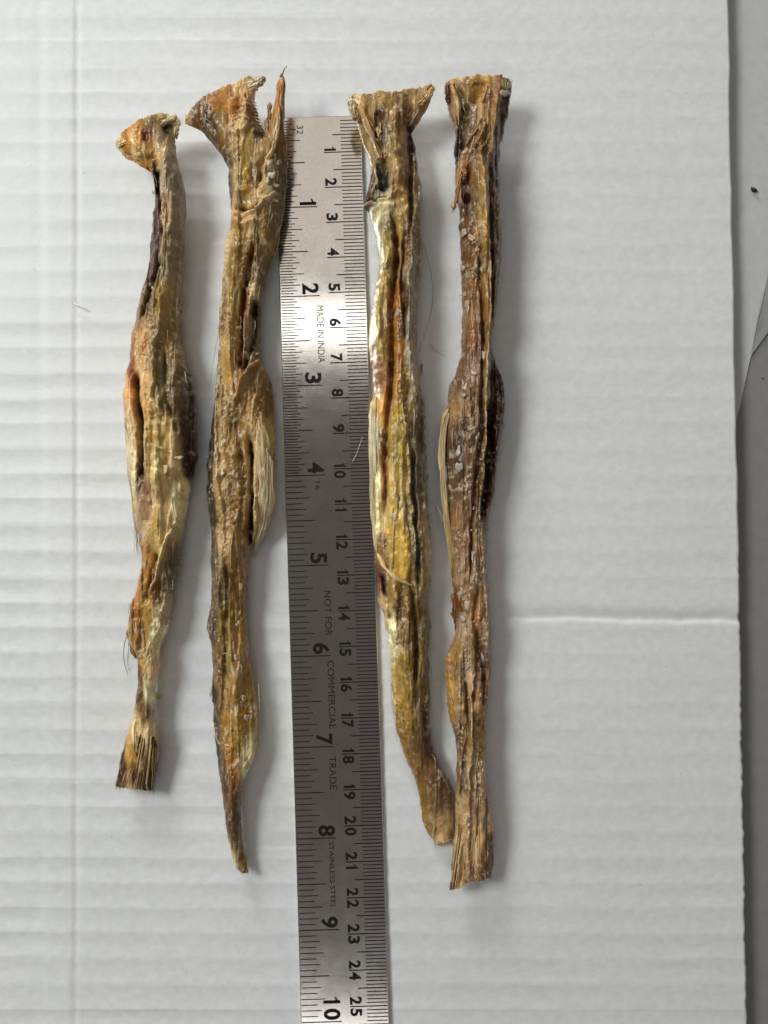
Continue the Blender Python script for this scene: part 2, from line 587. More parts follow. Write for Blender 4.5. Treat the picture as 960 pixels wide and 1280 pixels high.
class Chew:
    def __init__(self, label, rows, prof, feats, cols, seed, jag=(3.0, 3.0), pw=2.9, crust=1.0, squash=None):
        self.seed = seed
        self.rng = random.Random(seed)
        R = [np.asarray(r, float) for r in rows]
        cen = np.array([r.mean(0)[1] for r in R])
        total = np.sum(np.abs(np.diff(cen)))
        ny = int(total * 1.0)
        nt, nb = 96, 26
        # non-linear columns so that the rounded flanks get points too
        th = np.linspace(0, math.pi, nt)
        s_top = 0.5 - 0.5 * np.cos(th) * 0.35 - 0.5 * (1 - 2 * np.linspace(0, 1, nt)) * 0.65
        s_top = (s_top - s_top[0]) / (s_top[-1] - s_top[0])
        s_bot = np.linspace(1, 0, nb)[1:-1]
        s = np.concatenate([s_top, s_bot])
        istop = np.concatenate([np.ones(nt, bool), np.zeros(len(s_bot), bool)])
        key = np.stack([resample(r, s) for r in R])                 # rows x cols x 2
        arc = np.concatenate([[0], np.cumsum(np.hypot(*np.diff(np.array([r.mean(0) for r in R]), axis=0).T))])
        tt = np.linspace(0, arc[-1], ny)
        # monotone-ish cubic through the key rows
        idx = np.clip(np.searchsorted(arc, tt, side='right') - 1, 0, len(arc) - 2)
        h = arc[idx + 1] - arc[idx]
        f = (tt - arc[idx]) / h
        def tang(i):
            a = np.clip(i - 1, 0, len(arc) - 1); b = np.clip(i + 1, 0, len(arc) - 1)
            return (key[b] - key[a]) / (arc[b] - arc[a])[:, None, None]
        T0, T1 = tang(idx) * h[:, None, None] * 0.75, tang(idx + 1) * h[:, None, None] * 0.75
        f = f[:, None, None]
        P = (2 * f ** 3 - 3 * f ** 2 + 1) * key[idx] + (f ** 3 - 2 * f ** 2 + f) * T0 + (-2 * f ** 3 + 3 * f ** 2) * key[idx + 1] + (f ** 3 - f ** 2) * T1
        X, Y = P[..., 0], P[..., 1]
        S2 = np.repeat((2 * s - 1)[None, :], ny, 0)
        # ragged outline
        a = np.abs(S2) ** 3
        rag = (fbm(Y / 13, np.sign(S2) * 5 + 0 * Y, seed, 3) - 0.5) * 3.6 + (vnoise(Y / 3.1, np.sign(S2) * 9 + 0 * Y, seed + 3) - 0.5) * 0.5
        X = X + np.sign(S2) * rag * a
        # ragged ends
        e0 = np.exp(-np.arange(ny) / 7.0)[:, None]; e1 = e0[::-1]
        Y = Y - e0 * jag[0] * ((fbm(X / 4.0, 0 * X, seed + 7, 3) - 0.4) * 2 + (vnoise(X / 1.6, 0 * X, seed + 77) - 0.5) * 0.9) + e1 * jag[1] * (fbm(X / 3.0, 0 * X + 5, seed + 8, 3) - 0.4) * 2
        # section heights (mm)
        pr = np.asarray(prof, float)
        cy = Y.mean(1)
        lift = np.interp(cy, pr[:, 0], pr[:, 1])[:, None]
        thick = np.interp(cy, pr[:, 0], pr[:, 2])[:, None]
        dome = np.clip(1 - np.abs(S2) ** pw, 0, 1) ** 0.62
        edge = np.clip(1 - np.abs(S2) ** 6, 0, 1)
        midz = lift + 0.34 * thick
        Zt = midz + 0.66 * thick * dome
        # warped coordinates for everything painted or pressed in
        wx = X + 3.4 * (fbm(X / 14, Y / 22, seed + 11, 3) - 0.5) + 1.6 * (vnoise(X / 4, Y / 9, seed + 12) - 0.5)
        wy = Y + 5.0 * (fbm(X / 10, Y / 16, seed + 13, 3) - 0.5)
        dz = np.zeros_like(X)
        ctrl = np.array([(c[0], c[1]) for c in cols], float)
        cc = tone(lin(np.array([c[2] for c in cols], float))) * GAIN
        num = np.zeros(X.shape + (3,)); den = np.zeros(X.shape)
        for (qx, qy), c in zip(ctrl, cc):
            d2 = ((wx - qx) / 4.2) ** 2 + ((wy - qy) / 13.0) ** 2
            w_ = 1.0 / (d2 + 0.25) ** 2.6
            num += w_[..., None] * c; den += w_
        col = num / den[..., None]
        grit0 = fbm(X / 2.6, Y / 4.2, seed + 33, 3)
        for ft in feats:
            pts, wd, dep = ft[0], ft[1], ft[2]
            fc = ft[3] if len(ft) > 3 else None
            st = ft[4] if len(ft) > 4 else 0.8
            dd, al = polyline_dist(wx, wy, pts)
            taper = smooth(0, 0.10, al) * smooth(1, 0.90, al) * 0.85 + 0.15
            brk = 0.55 + 0.9 * fbm(Y / 11, X * 0.02, seed + int(pts[0][0]) + 60, 2)
            g = np.exp(-(dd / wd) ** 2)
            dz += dep * g * taper * np.clip(brk, 0.4, 1.3)
            if fc is not None and dep > 0 and sum(fc) > 400:          # pale knobbly seam
                dz += 1.6 * (grit0 - 0.5) * g * taper
                st = st * np.clip(0.25 + 1.6 * (grit0 - 0.2), 0.2, 1.25)
            if fc is not None:
                m = np.clip(np.exp(-(dd / (wd * 0.9)) ** 4) * st * taper * np.clip(brk, 0.3, 1.15), 0, 1)[..., None]
                col = col * (1 - m) + tone(lin(fc)) * GAIN * m
        # wrinkles, fibres, crust
        fib = fbm(wx / 2.6 + wy * 0.015, wy / 42, seed + 20, 3) - 0.5
        fold = 1 - np.abs(2 * fbm(wx / 8.5, wy / 60, seed + 21, 3) - 1)
        lump = fbm(wx / 7, wy / 12, seed + 22, 3) - 0.5
        grit = fbm(X / 2.2, Y / 2.8, seed + 23, 2) - 0.5
        cm_ = smooth(0.50, 0.66, fbm(wx / 13, wy / 34, seed + 24, 3)) * crust
        tw = 0.15 + 0.85 * smooth(0.44, 0.64, fbm(X / 15, Y / 42, seed + 50, 2))      # bare smooth membrane or fibrous
        bulge = fbm(wx / 15, wy / 38, seed + 51, 2) - 0.5
        dz += 0.14 * fib * tw + 0.25 * (fold - 0.75) * tw + 0.8 * lump + 2.4 * bulge + (0.05 + 0.75 * cm_) * grit
        tears = smooth(0.80, 0.93, fold) * smooth(0.42, 0.6, fbm(wx / 10, wy / 40, seed + 27, 2))
        lx = X + 2.0 * (vnoise(X / 9, Y / 26, seed + 58) - 0.5)
        n1 = fbm(lx / 10, Y / 150, seed + 55, 2)
        n2 = fbm(lx / 6.5 + 30, Y / 95, seed + 56, 2)
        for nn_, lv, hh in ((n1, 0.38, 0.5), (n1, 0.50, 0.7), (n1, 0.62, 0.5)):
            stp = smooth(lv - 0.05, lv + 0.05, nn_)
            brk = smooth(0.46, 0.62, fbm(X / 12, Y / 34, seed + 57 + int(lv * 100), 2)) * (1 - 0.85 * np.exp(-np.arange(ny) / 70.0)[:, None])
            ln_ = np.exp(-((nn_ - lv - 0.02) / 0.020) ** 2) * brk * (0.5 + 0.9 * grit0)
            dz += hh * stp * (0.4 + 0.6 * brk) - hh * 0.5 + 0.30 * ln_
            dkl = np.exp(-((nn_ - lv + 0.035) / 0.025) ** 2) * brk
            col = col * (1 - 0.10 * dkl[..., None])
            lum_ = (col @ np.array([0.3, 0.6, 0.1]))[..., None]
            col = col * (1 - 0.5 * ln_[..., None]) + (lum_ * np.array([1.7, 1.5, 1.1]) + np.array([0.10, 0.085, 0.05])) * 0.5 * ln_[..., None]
        # colour variation: fibre streaks, blotches, dried-on pale crust
        col = col * np.clip(1 + 0.28 * fib * tw + 0.6 * lump + 0.5 * bulge, 0.5, 1.5)[..., None]
        sp = smooth(0.57, 0.70, fbm(X / 3.4, Y / 5.2, seed + 25, 3)) * (0.34 + 0.66 * cm_)
        col = col * (1 - 0.62 * sp[..., None]) + lin((208, 192, 158)) * GAIN * 0.9 * 0.62 * sp[..., None]
        dz += 0.35 * sp
        st1 = smooth(0.56, 0.70, fbm(wx / 2.0, wy / 17, seed + 40, 3)) * (0.35 + 0.65 * smooth(0.4, 0.6, fbm(X / 12, Y / 30, seed + 41, 2)))
        st2 = smooth(0.57, 0.69, fbm(wx / 2.3 + 50, wy / 20, seed + 42, 3))
        lum = (col @ np.array([0.3, 0.6, 0.1]))[..., None]
        pale = lum * np.array([1.9, 1.65, 1.2]) + np.array([0.10, 0.085, 0.055])
        st1 = st1 * tw * 0.5; st2 = st2 * tw * 0.35
        col = col * (1 - 0.42 * st1[..., None]) + pale * 0.42 * st1[..., None]
        col = col * (1 - 0.35 * st2[..., None])
        dz += 0.20 * st1 - 0.18 * st2
        dk = smooth(0.60, 0.72, fbm(X / 3.0 + 40, Y / 8.0, seed + 26, 3))
        col = col * (1 - (0.10 + 0.22 * tw)[..., None] * dk[..., None])
        rim = np.exp(-np.arange(ny) / 4.5)[:, None] * smooth(0.35, 0.6, fbm(X / 5, Y / 6, seed + 80, 3))
        col = col * (1 - 0.6 * rim[..., None]) + lin((214, 184, 128)) * GAIN * 0.9 * 0.6 * rim[..., None]
        scale = np.clip(thick / 9.0, 0.35, 1.0)
        Zt = Zt + dz * edge * scale
        Zb = midz - 0.34 * thick * dome
        floor_ = np.minimum(Zb + 0.6, midz)
        Zt = np.maximum(Zt, np.where(np.abs(S2) < 0.999, floor_, Zt))
        Z = np.where(istop[None, :], Zt, Zb + 0.3 * (vnoise(X / 4, Y / 8, seed + 30)) * edge)
        Z = np.maximum(Z, 0.05) * 0.001
        V = pix(X, Y, np.repeat(midz * 0.001, X.shape[1], 1)); V[..., 2] = Z
        ncol = X.shape[1]
        i = np.arange(ny * ncol).reshape(ny, ncol)
        j = np.roll(i, -1, 1)
        Q = np.stack([i[:-1], i[1:], j[1:], j[:-1]], -1).reshape(-1, 4)
        # caps: bridge the first and last ring (top side to under side)
        caps = []
        for row, flip in ((0, False), (ny - 1, True)):
            for k in range(nt - 1):
                a_, b_ = i[row, k], i[row, k + 1]
                s0, s1 = s_top[k], s_top[k + 1]
                def bi(sv):
                    if sv <= 1e-6: return i[row, 0]
                    if sv >= 1 - 1e-6: return i[row, nt - 1]
                    q = int(np.argmin(np.abs(s - np.where(istop, 9, sv))))
                    return i[row, q]
                c_, d_ = bi(s1), bi(s0)
                f4 = [a_, b_, c_, d_]
                if flip: f4 = f4[::-1]
                caps.append(f4)
        caps = np.array(caps)
        loc = pix(float(np.mean(X[ny // 2])), float(np.mean(Y[ny // 2])), 0)
        self.root = bpy.data.objects.new('dried_tendon_stick', None)
        self.root.location = (loc[0], loc[1], 0)
        C.objects.link(self.root)
        tag(self.root, label, 'dried chew', 'dried tendon sticks laid along the ruler')
        # drop degenerate cap quads
        good = [list(dict.fromkeys(q)) for q in caps.tolist()]
        capsF = [g for g in good if len(g) >= 3]
        me_faces = np.concatenate([Q]) 
        o = mesh_obj('body', V.reshape(-1, 3), me_faces, M_CHEW, self.root, col.reshape(-1, 3))
        import bmesh
        bm = bmesh.new(); bm.from_mesh(o.data); bm.verts.ensure_lookup_table()
        for g in capsF:
            try:
                fc_ = bm.faces.new([bm.verts[q] for q in g]); fc_.smooth = True
            except ValueError:
                pass
        bm.to_mesh(o.data); bm.free()
        self.X, self.Y, self.Z, self.col = X[:, :nt], Y[:, :nt], Zt * 1.0, col[:, :nt]
        self.Z = Z[:, :nt] * 1000.0
        self.midz = midz[:, 0]
        self.stray_V, self.stray_F, self.stray_C = [], [], []

    def zat(self, x, y, default=0.4):
        """height (mm) of the upper surface at a photo pixel, or the default beside it"""
        r = int(np.argmin(np.abs(self.Y.mean(1) - y)))
        r0, r1 = max(0, r - 25), min(len(self.Y), r + 26)
        d2 = (self.X[r0:r1] - x) ** 2 + (self.Y[r0:r1] - y) ** 2
        k = np.unravel_index(np.argmin(d2), d2.shape)
        if d2[k] > 9: return default
        return float(self.Z[r0 + k[0], k[1]])

    def colat(self, x, y):
        r = int(np.argmin(np.abs(self.Y.mean(1) - y)))
        r0, r1 = max(0, r - 25), min(len(self.Y), r + 26)
        d2 = (self.X[r0:r1] - x) ** 2 + (self.Y[r0:r1] - y) ** 2
        k = np.unravel_index(np.argmin(d2), d2.shape)
        return self.col[r0 + k[0], k[1]]

    # -- thin loose pieces -------------------------------------------------
    def _tube(self, pts, r0, r1, col, sides=5):
        """pts: px, py, z(mm); radius in mm"""
        P = np.array([pix(p[0], p[1], p[2] * 0.001) for p in pts])
        return tube_geo(P, r0 * 0.001, r1 * 0.001, sides)

    def strand(self, pts, r=0.10, r1=0.03, col=(200, 180, 140), name='strand', own=True, n=9, wob=0.6):
        rr = self.rng
        P = curve_pts(pts, n)
        for k in range(1, len(P) - 1):
            P[k][0] += rr.uniform(-wob, wob); P[k][1] += rr.uniform(-wob, wob)
        for p in P: p[2] = max(p[2], 0.12)
        V, Fq = self._tube(P, r, r1, col)
        c = np.repeat((lin(col) * GAIN)[None], len(V), 0)
        if own:
            return mesh_obj(name, V, np.array(Fq), M_FIBRE, self.root, c)
        k0 = sum(len(v) for v in self.stray_V)
        self.stray_V.append(V); self.stray_F.append(np.array(Fq) + k0); self.stray_C.append(c)

    def flush(self, name='stray_fibres'):
        if not self.stray_V: return
        o = mesh_obj(name, np.concatenate(self.stray_V), np.concatenate(self.stray_F), M_FIBRE, self.root, np.concatenate(self.stray_C))
        o['kind'] = 'stuff'
        self.stray_V, self.stray_F, self.stray_C = [], [], []

    def ribbon(self, pts, widths, cols, name='flap', th=0.5, lobes=4, tilt=0.0, arch=0.6, seed=1, fray=3.0, sink=(1.2, 0.6)):
        """flat fibrous strip: pts px,py,z(mm) along, widths px, tilt mm rise from left to right edge"""
        n, m = 60, 22
        P = curve_pts(pts, n)
        P = np.array(P)
        wd = np.interp(np.linspace(0, 1, n), np.linspace(0, 1, len(widths)), widths)
        q_ = np.linspace(0, 1, n)
        wd = wd * (0.35 + 0.65 * smooth(0, 0.13, q_)) * (0.45 + 0.55 * smooth(1, 0.85, q_)) * (0.85 + 0.4 * vnoise(q_ * 9, 0 * q_, seed + 70))
        P[:, 2] -= sink[0] * (1 - smooth(0, 0.15, q_)) + sink[1] * (1 - smooth(1, 0.85, q_))
        T = np.gradient(P[:, :2], axis=0); T /= np.linalg.norm(T, axis=1)[:, None] + 1e-9
        Nn = np.stack([T[:, 1], -T[:, 0]], -1)
        if Nn[n // 2, 0] < 0: Nn = -Nn
        u = np.linspace(-1, 1, m)
        U, K = np.meshgrid(u, np.arange(n))
        X = P[:, 0, None] + Nn[:, 0, None] * U * wd[:, None]
        Y = P[:, 1, None] + Nn[:, 1, None] * U * wd[:, None]
        ext = (fbm(u * lobes * 1.3, 0 * u, seed + 90, 2) - 0.4) * fray * 2
        for r, sg in ((0, -1), (n - 1, 1)):
            fall = np.exp(-np.abs(np.arange(n) - r) / 5.0)[:, None]
            Y = Y + sg * fall * ext[None, :] * (0.3 if r == 0 else 1.0)
        X = X + ((vnoise(K / 4.0, np.sign(U) * 3, seed + 5) - 0.5) * 2.4 + (vnoise(K / 11.0, np.sign(U) * 3, seed + 6) - 0.5) * 3.0) * np.abs(U) ** 2
        rib = np.abs(np.sin((U + 0.30 * (fbm(K / 14.0, U * 2, seed, 2) - 0.5) * 4) * math.pi * lobes / 2)) ** 0.7
        Zt = P[:, 2, None] + arch * (1 - U ** 2) + tilt * U * 0.5 + 0.45 * (rib - 0.5) + 0.3 * (fbm(K / 6.0, U * 5, seed + 2, 3) - 0.5) * 2
        Zb = P[:, 2, None] + arch * 0.8 * (1 - U ** 2) + tilt * U * 0.5 - th
        Zt = np.maximum(Zt, 0.5); Zb = np.maximum(np.minimum(Zb, Zt - 0.12), 0.08)
        top = pix(X, Y, Zt * 0.001); bot = pix(X, Y, Zt * 0.001); bot[..., 2] = Zb * 0.001
        V = np.concatenate([top.reshape(-1, 3), bot.reshape(-1, 3)])
        i = np.arange(n * m).reshape(n, m); j = i + n * m
        Q = [np.stack([i[:-1, :-1], i[1:, :-1], i[1:, 1:], i[:-1, 1:]], -1).reshape(-1, 4),
             np.stack([j[:-1, :-1], j[:-1, 1:], j[1:, 1:], j[1:, :-1]], -1).reshape(-1, 4),
             np.stack([i[:-1, 0], j[:-1, 0], j[1:, 0], i[1:, 0]], -1),
             np.stack([i[:-1, -1], i[1:, -1], j[1:, -1], j[:-1, -1]], -1),
             np.stack([i[0, :-1], i[0, 1:], j[0, 1:], j[0, :-1]], -1),
             np.stack([i[-1, :-1], j[-1, :-1], j[-1, 1:], i[-1, 1:]], -1)]
        cl = lin(np.array(cols, float)) * GAIN
        tcol = np.stack([np.interp(np.linspace(0, 1, n), np.linspace(0, 1, len(cols)), cl[:, q]) for q in range(3)], -1)
        cv = tcol[:, None, :] * (0.70 + 0.35 * rib + 0.9 * (fbm(U * 7, K / 18.0, seed + 9, 3) - 0.5) + 0.9 * (fbm(U * 1.5, K / 9.0, seed + 19, 3) - 0.5))[..., None]
        cv = np.clip(cv, 0.004, 0.95)
        c = np.concatenate([cv.reshape(-1, 3), cv.reshape(-1, 3) * 0.8])
        return mesh_obj(name, V, np.concatenate(Q), M_CHEW, self.root, c)

    def flake(self, x, y, rx, ry, col=(215, 200, 178), h=0.35, name='flake'):
        rr = self.rng
        n = 14
        z0 = self.zat(x, y)
        V, ph = [], rr.uniform(0, 6)
        rings = ((1.0, -0.3), (0.88, 0.55), (0.5, 0.95))
        for q, (fr, fz) in enumerate(rings):
            for k in range(n):
                a = 2 * math.pi * k / n
                w_ = fr * (1 + 0.22 * math.sin(2 * a + ph) + 0.15 * math.sin(3 * a + 2 * ph) + 0.10 * math.sin(5 * a))
                xx, yy = x + rx * w_ * math.cos(a), y + ry * w_ * math.sin(a)
                zz = self.zat(xx, yy, z0)
                zz = 0.8 * zz + 0.2 * z0 + 0.06
                V.append(pix(xx, yy, (max(zz, 0.2) + 0.5 * h * fz) * 0.001))
        V.append(pix(x, y, (z0 + 0.06 + 0.5 * h) * 0.001))
        Fq = []
        for q in range(2):
            for k in range(n):
                Fq.append([q * n + k, (q + 1) * n + k, (q + 1) * n + (k + 1) % n, q * n + (k + 1) % n])
        Fq += [[2 * n + k, 3 * n, 2 * n + (k + 1) % n] for k in range(n)]
        Fq.append([k for k in range(n)])
        c = np.repeat((lin(col) * GAIN * 0.74 + self.colat(x, y) * 0.2)[None], len(V), 0) * np.array([[rr.uniform(0.85, 1.0)] for _ in V])
        return mesh_obj(name, V, [list(map(int, f)) for f in Fq], M_CHEW, self.root, np.clip(c, 0, 0.9))

    def brush(self, x0, x1, y0, bottom, n, cols, spread=1.0):
        """stiff fibres fanning out over a cut foot; bottom is the foot's edge as (x, y) points"""
        rr = self.rng
        bx = [b[0] for b in bottom]; by = [b[1] for b in bottom]
        for k in range(n):
            t = (k + rr.uniform(0, 1)) / n
            xe = bx[0] + (bx[-1] - bx[0]) * t
            ye = float(np.interp(xe, bx, by)) + rr.uniform(-5, 3.5)
            xs = x0 + (x1 - x0) * t; ys = y0 + rr.uniform(-14, 16)
            xm, ym = xs + (xe - xs) * 0.5, ys + (ye - ys) * 0.5
            zs, zm, ze = self.zat(xs, ys, 4), self.zat(xm, ym, 4), self.zat(xe, min(ye, float(np.interp(xe, bx, by)) - 6), 3)
            self.strand([(xs, ys, zs - 0.1), (xm, ym, zm + 0.12), (xe + rr.uniform(-1, 1), ye, ze + rr.uniform(-0.8, 0.3))], rr.uniform(0.10, 0.24), 0.06, rr.choice(cols), own=False, n=9, wob=0.15)
        self.flush('brush_fibres')

    def scatter_fibres(self, n_surf, n_edge, n_end, pal):
        rr = self.rng
        ny, nx = self.X.shape
        for _ in range(n_surf):                                   # lying on the surface along the grain
            r = rr.randrange(10, ny - 30); c = rr.randrange(8, nx - 8)
            L = rr.randrange(8, 26)
            pts = []
            for k in range(5):
                q = min(ny - 1, r + int(L * k / 4)); cc = min(nx - 1, max(0, c + int(rr.uniform(-2, 2))))
                pts.append((self.X[q, cc], self.Y[q, cc], self.Z[q, cc] + 0.10))
            base = self.colat(pts[2][0], pts[2][1]) / GAIN
            cs = rr.choice(pal)
            self.strand(pts, rr.uniform(0.05, 0.11), 0.03, cs, own=False, n=6, wob=0.2)
        for _ in range(n_edge):                                   # loose ends along the two edges
            r = rr.randrange(20, ny - 20); sd = rr.choice((0, nx - 1)); sg = -1 if sd == 0 else 1
            x, y, z = self.X[r, sd], self.Y[r, sd], self.midz[r]
            L = rr.uniform(4, 12); dx = sg * rr.uniform(0.3, 3.2)
            up = rr.choice((-1, 1, 1))
            z2 = max(0.2, z - rr.uniform(-0.5, 1.2))
            self.strand([(x - sg * 1.5, y - up * 3, z + 0.3), (x + dx * 0.4, y + up * L * 0.5, z), (x + dx, y + up * L, z2)], rr.uniform(0.04, 0.08), 0.02, rr.choice(pal), own=False, n=5, wob=0.2)
        for row, up in ((0, -1), (ny - 1, 1)):                    # frayed ends
            for _ in range(n_end):
                c = rr.randrange(2, nx - 2)
                q = row + 2 if row == 0 else row - 2
                x, y, z = self.X[q, c], self.Y[q, c], self.Z[q, c]
                x1, y1 = self.X[row, c], self.Y[row, c]
                L = rr.uniform(0.6, 4.0) if rr.random() < 0.85 else rr.uniform(4, 8)
                self.strand([(x, y, z - 0.05), (x1, y1, self.Z[row, c] - rr.uniform(-0.1, 1.2)), (x1 + rr.uniform(-2.6, 2.6), y1 + up * L, self.Z[row, c] + rr.uniform(-0.9, 0.8))], rr.uniform(0.08, 0.19), 0.03, rr.choice(pal), own=False, n=6, wob=0.2)
        self.flush()


def curve_pts(pts, n):
    P = np.array([list(map(float, p)) for p in pts])
    if len(P) == 2:
        t = np.linspace(0, 1, n)
        return [list(P[0] * (1 - k) + P[1] * k) for k in t]
    out = []
    m = len(P) - 1
    for k in range(n):
        t = k / (n - 1) * m
        i = min(int(t), m - 1); f = t - i
        p0 = P[max(0, i - 1)]; p1 = P[i]; p2 = P[i + 1]; p3 = P[min(m, i + 2)]
        out.append(list(0.5 * ((2 * p1) + (-p0 + p2) * f + (2 * p0 - 5 * p1 + 4 * p2 - p3) * f * f + (-p0 + 3 * p1 - 3 * p2 + p3) * f ** 3)))
    return out


def tube_geo(P, r0, r1, sides=5):
    n = len(P)
    T = np.gradient(P, axis=0); T /= np.linalg.norm(T, axis=1)[:, None] + 1e-12
    up = np.array([0, 0, 1.0])
    V = []
    for k in range(n):
        a = np.cross(T[k], up)
        if np.linalg.norm(a) < 1e-3: a = np.cross(T[k], np.array([1.0, 0, 0]))
        a /= np.linalg.norm(a); b = np.cross(T[k], a)
        r = r0 + (r1 - r0) * (k / (n - 1)) ** 1.5
        for q in range(sides):
            an = 2 * math.pi * q / sides
            V.append(P[k] + r * (math.cos(an) * a + math.sin(an) * b))
    Fq = []
    for k in range(n - 1):
        for q in range(sides):
            Fq.append([k * sides + q, k * sides + (q + 1) % sides, (k + 1) * sides + (q + 1) % sides, (k + 1) * sides + q])
    return np.array(V), Fq


# palette, as seen in the photograph (sRGB)
AM, AM2, OL, OLL = (175, 122, 48), (140, 80, 25), (142, 118, 60), (172, 150, 90)
TN, PT, CR, GB, GR = (175, 150, 105), (200, 180, 140), (222, 208, 170), (125, 108, 85), (135, 130, 115)
DK, DB, BR, MV, PK, RD, WH = (52, 38, 28), (85, 58, 32), (122, 86, 46), (95, 72, 68), (192, 146, 106), (130, 65, 35), (215, 208, 196)
PALE = [(205, 188, 150), (215, 200, 165), (180, 155, 110), (160, 130, 85), (190, 170, 130)]


def rows_lr(L, R, ys):
    """horizontal key rows from left and right outlines given as (x, y)"""
    L = np.array(L, float); R = np.array(R, float)
    return [[(np.interp(y, L[:, 1], L[:, 0]), y), (np.interp(y, R[:, 1], R[:, 0]), y)] for y in ys]


# ---- stick beside the left edge: flared amber head, fanned foot ----------------
L = [(191, 217), (193, 232), (195, 257), (191, 295), (187.5, 332), (184, 352), (179, 365), (174, 385), (169, 407), (165, 420), (164, 450), (158, 470), (155, 497), (158, 520), (163, 540),
     (165, 570), (166, 607), (169, 632), (172, 657), (175, 680), (178, 692), (177, 707), (171, 737), (165, 757), (161, 780), (162, 800), (173, 818), (174, 850), (171, 870), (167, 895), (162, 912),
     (157, 925), (152, 942), (147, 965)]
R = [(226, 217), (231, 232), (233, 257), (231, 295), (230, 332), (228, 352), (227, 385), (227, 420), (230, 437), (235, 457), (242, 475), (245, 495), (247, 532), (247, 570), (244, 597), (237, 610),
     (236, 632), (231, 652), (227, 675), (226, 695), (222, 720), (219, 740), (215, 757), (214, 780), (206, 795), (201, 812), (200, 835), (195, 860), (194, 885), (195, 905), (199, 925), (200, 937), (196, 962)]
rows = [[(145, 181), (156, 169), (177, 157), (192, 150), (207, 146), (221, 147)],
        [(146, 185), (165, 177), (190, 166), (208, 160), (221, 158)],
        [(156, 193), (178, 185), (200, 178), (218, 172)],
        [(170, 200), (190, 196), (220, 188)],
        [(184, 211), (200, 206), (223, 203)]] + rows_lr(L, R, [222, 234, 257, 276, 295, 315, 332, 352, 366, 386, 406, 420, 436, 452, 470, 484, 497, 510, 522, 540, 556, 572, 590, 605, 618, 632, 652, 668, 681, 692,
                                                               706, 722, 737, 748, 758, 770, 781, 792, 801, 812, 822, 836, 850, 866, 880, 896, 910, 924, 938, 952]) + \
    [[(147, 966), (196, 964)], [(144, 981), (170, 983), (192.5, 986)]]
prof = [(146, 9, 3.0), (165, 8, 4.5), (200, 6, 6.5), (240, 4, 8), (300, 3, 9), (420, 1, 10), (520, 0.2, 13), (600, 0.1, 13), (690, 1, 9.5), (760, 1.5, 8.5), (830, 2, 6.5), (900, 2.5, 5.5), (950, 2.5, 5), (986, 2.5, 3)]
feats = [
    ([(206, 165), (212, 160), (216, 166), (213, 172)], 5, -2.6, DK, 0.9),
    ([(186, 172), (186, 184)], 3.5, -1.8, (120, 60, 20), 0.8),
    ([(165, 183), (180, 195), (190, 206)], 3, 1.2),
    ([(170, 190), (176, 195)], 3, 0.5, (205, 185, 150), 0.8),
    ([(199, 212), (199, 235), (206, 262), (208, 300), (206, 335), (199, 360), (190, 385), (183, 410)], 2.6, -2.8, (60, 42, 30), 0.75),
    ([(210, 190), (216, 225), (222, 265), (219, 320), (214, 370), (208, 420), (204, 460), (203, 500)], 6, 1.6),
    ([(207, 300), (206, 340), (203, 375), (200, 410)], 1.4, 0.9, (185, 168, 135), 0.7),
    ([(213, 262), (210, 275), (208, 285)], 3, 0.8, PK, 0.8),
    ([(198, 222), (199, 240), (197, 252)], 4, -0.5, (30, 24, 20), 0.8),
    ([(203, 430), (204, 470), (202, 500), (206, 520)], 2.0, 1.6, (205, 190, 150), 0.75),
    ([(213, 440), (216, 490), (222, 520), (232, 550)], 2.2, -1.2, (95, 80, 50), 0.6),
    ([(236, 460), (241, 500), (242, 550), (241, 595)], 3.0, -2.0, (60, 42, 28), 0.8),
    ([(177, 470), (181, 505), (186, 545), (187, 575), (184, 602)], 4.2, -7.0, (72, 32, 14), 0.92),
    ([(204, 530), (212, 565), (211, 610)], 10, 1.8),
    ([(190, 590), (196, 625), (192, 655)], 5, -1.2),
    ([(234, 600), (234, 630), (226, 655), (214, 680), (207, 705), (202, 722), (190, 742)], 2.2, 1.5, (212, 195, 155), 0.8),
    ([(205, 560), (225, 570)], 1.6, 0.8, (205, 190, 140), 0.5),
    ([(213, 500), (208, 512), (214, 525)], 2.0, 1.0, (200, 185, 145), 0.7),
    ([(204, 690), (196, 720), (188, 750)], 2.6, -1.6, (115, 72, 25), 0.6),
    ([(213, 730), (211, 755), (204, 772)], 3, 1.0, (180, 165, 135), 0.7),
    ([(183, 755), (182, 790), (180, 812)], 3, -1.5, (130, 95, 45), 0.5),
    ([(168, 745), (164, 775), (170, 800)], 2, 0.8),
    ([(196, 775), (206, 783), (198, 800)], 6, 0.8, (220, 208, 178), 0.7),
    ([(160, 925), (156, 950), (150, 975)], 2.0, -0.8, (70, 45, 30), 0.6),
    ([(180, 930), (178, 955), (176, 980)], 2.0, -1.0, (80, 58, 34), 0.6),
]
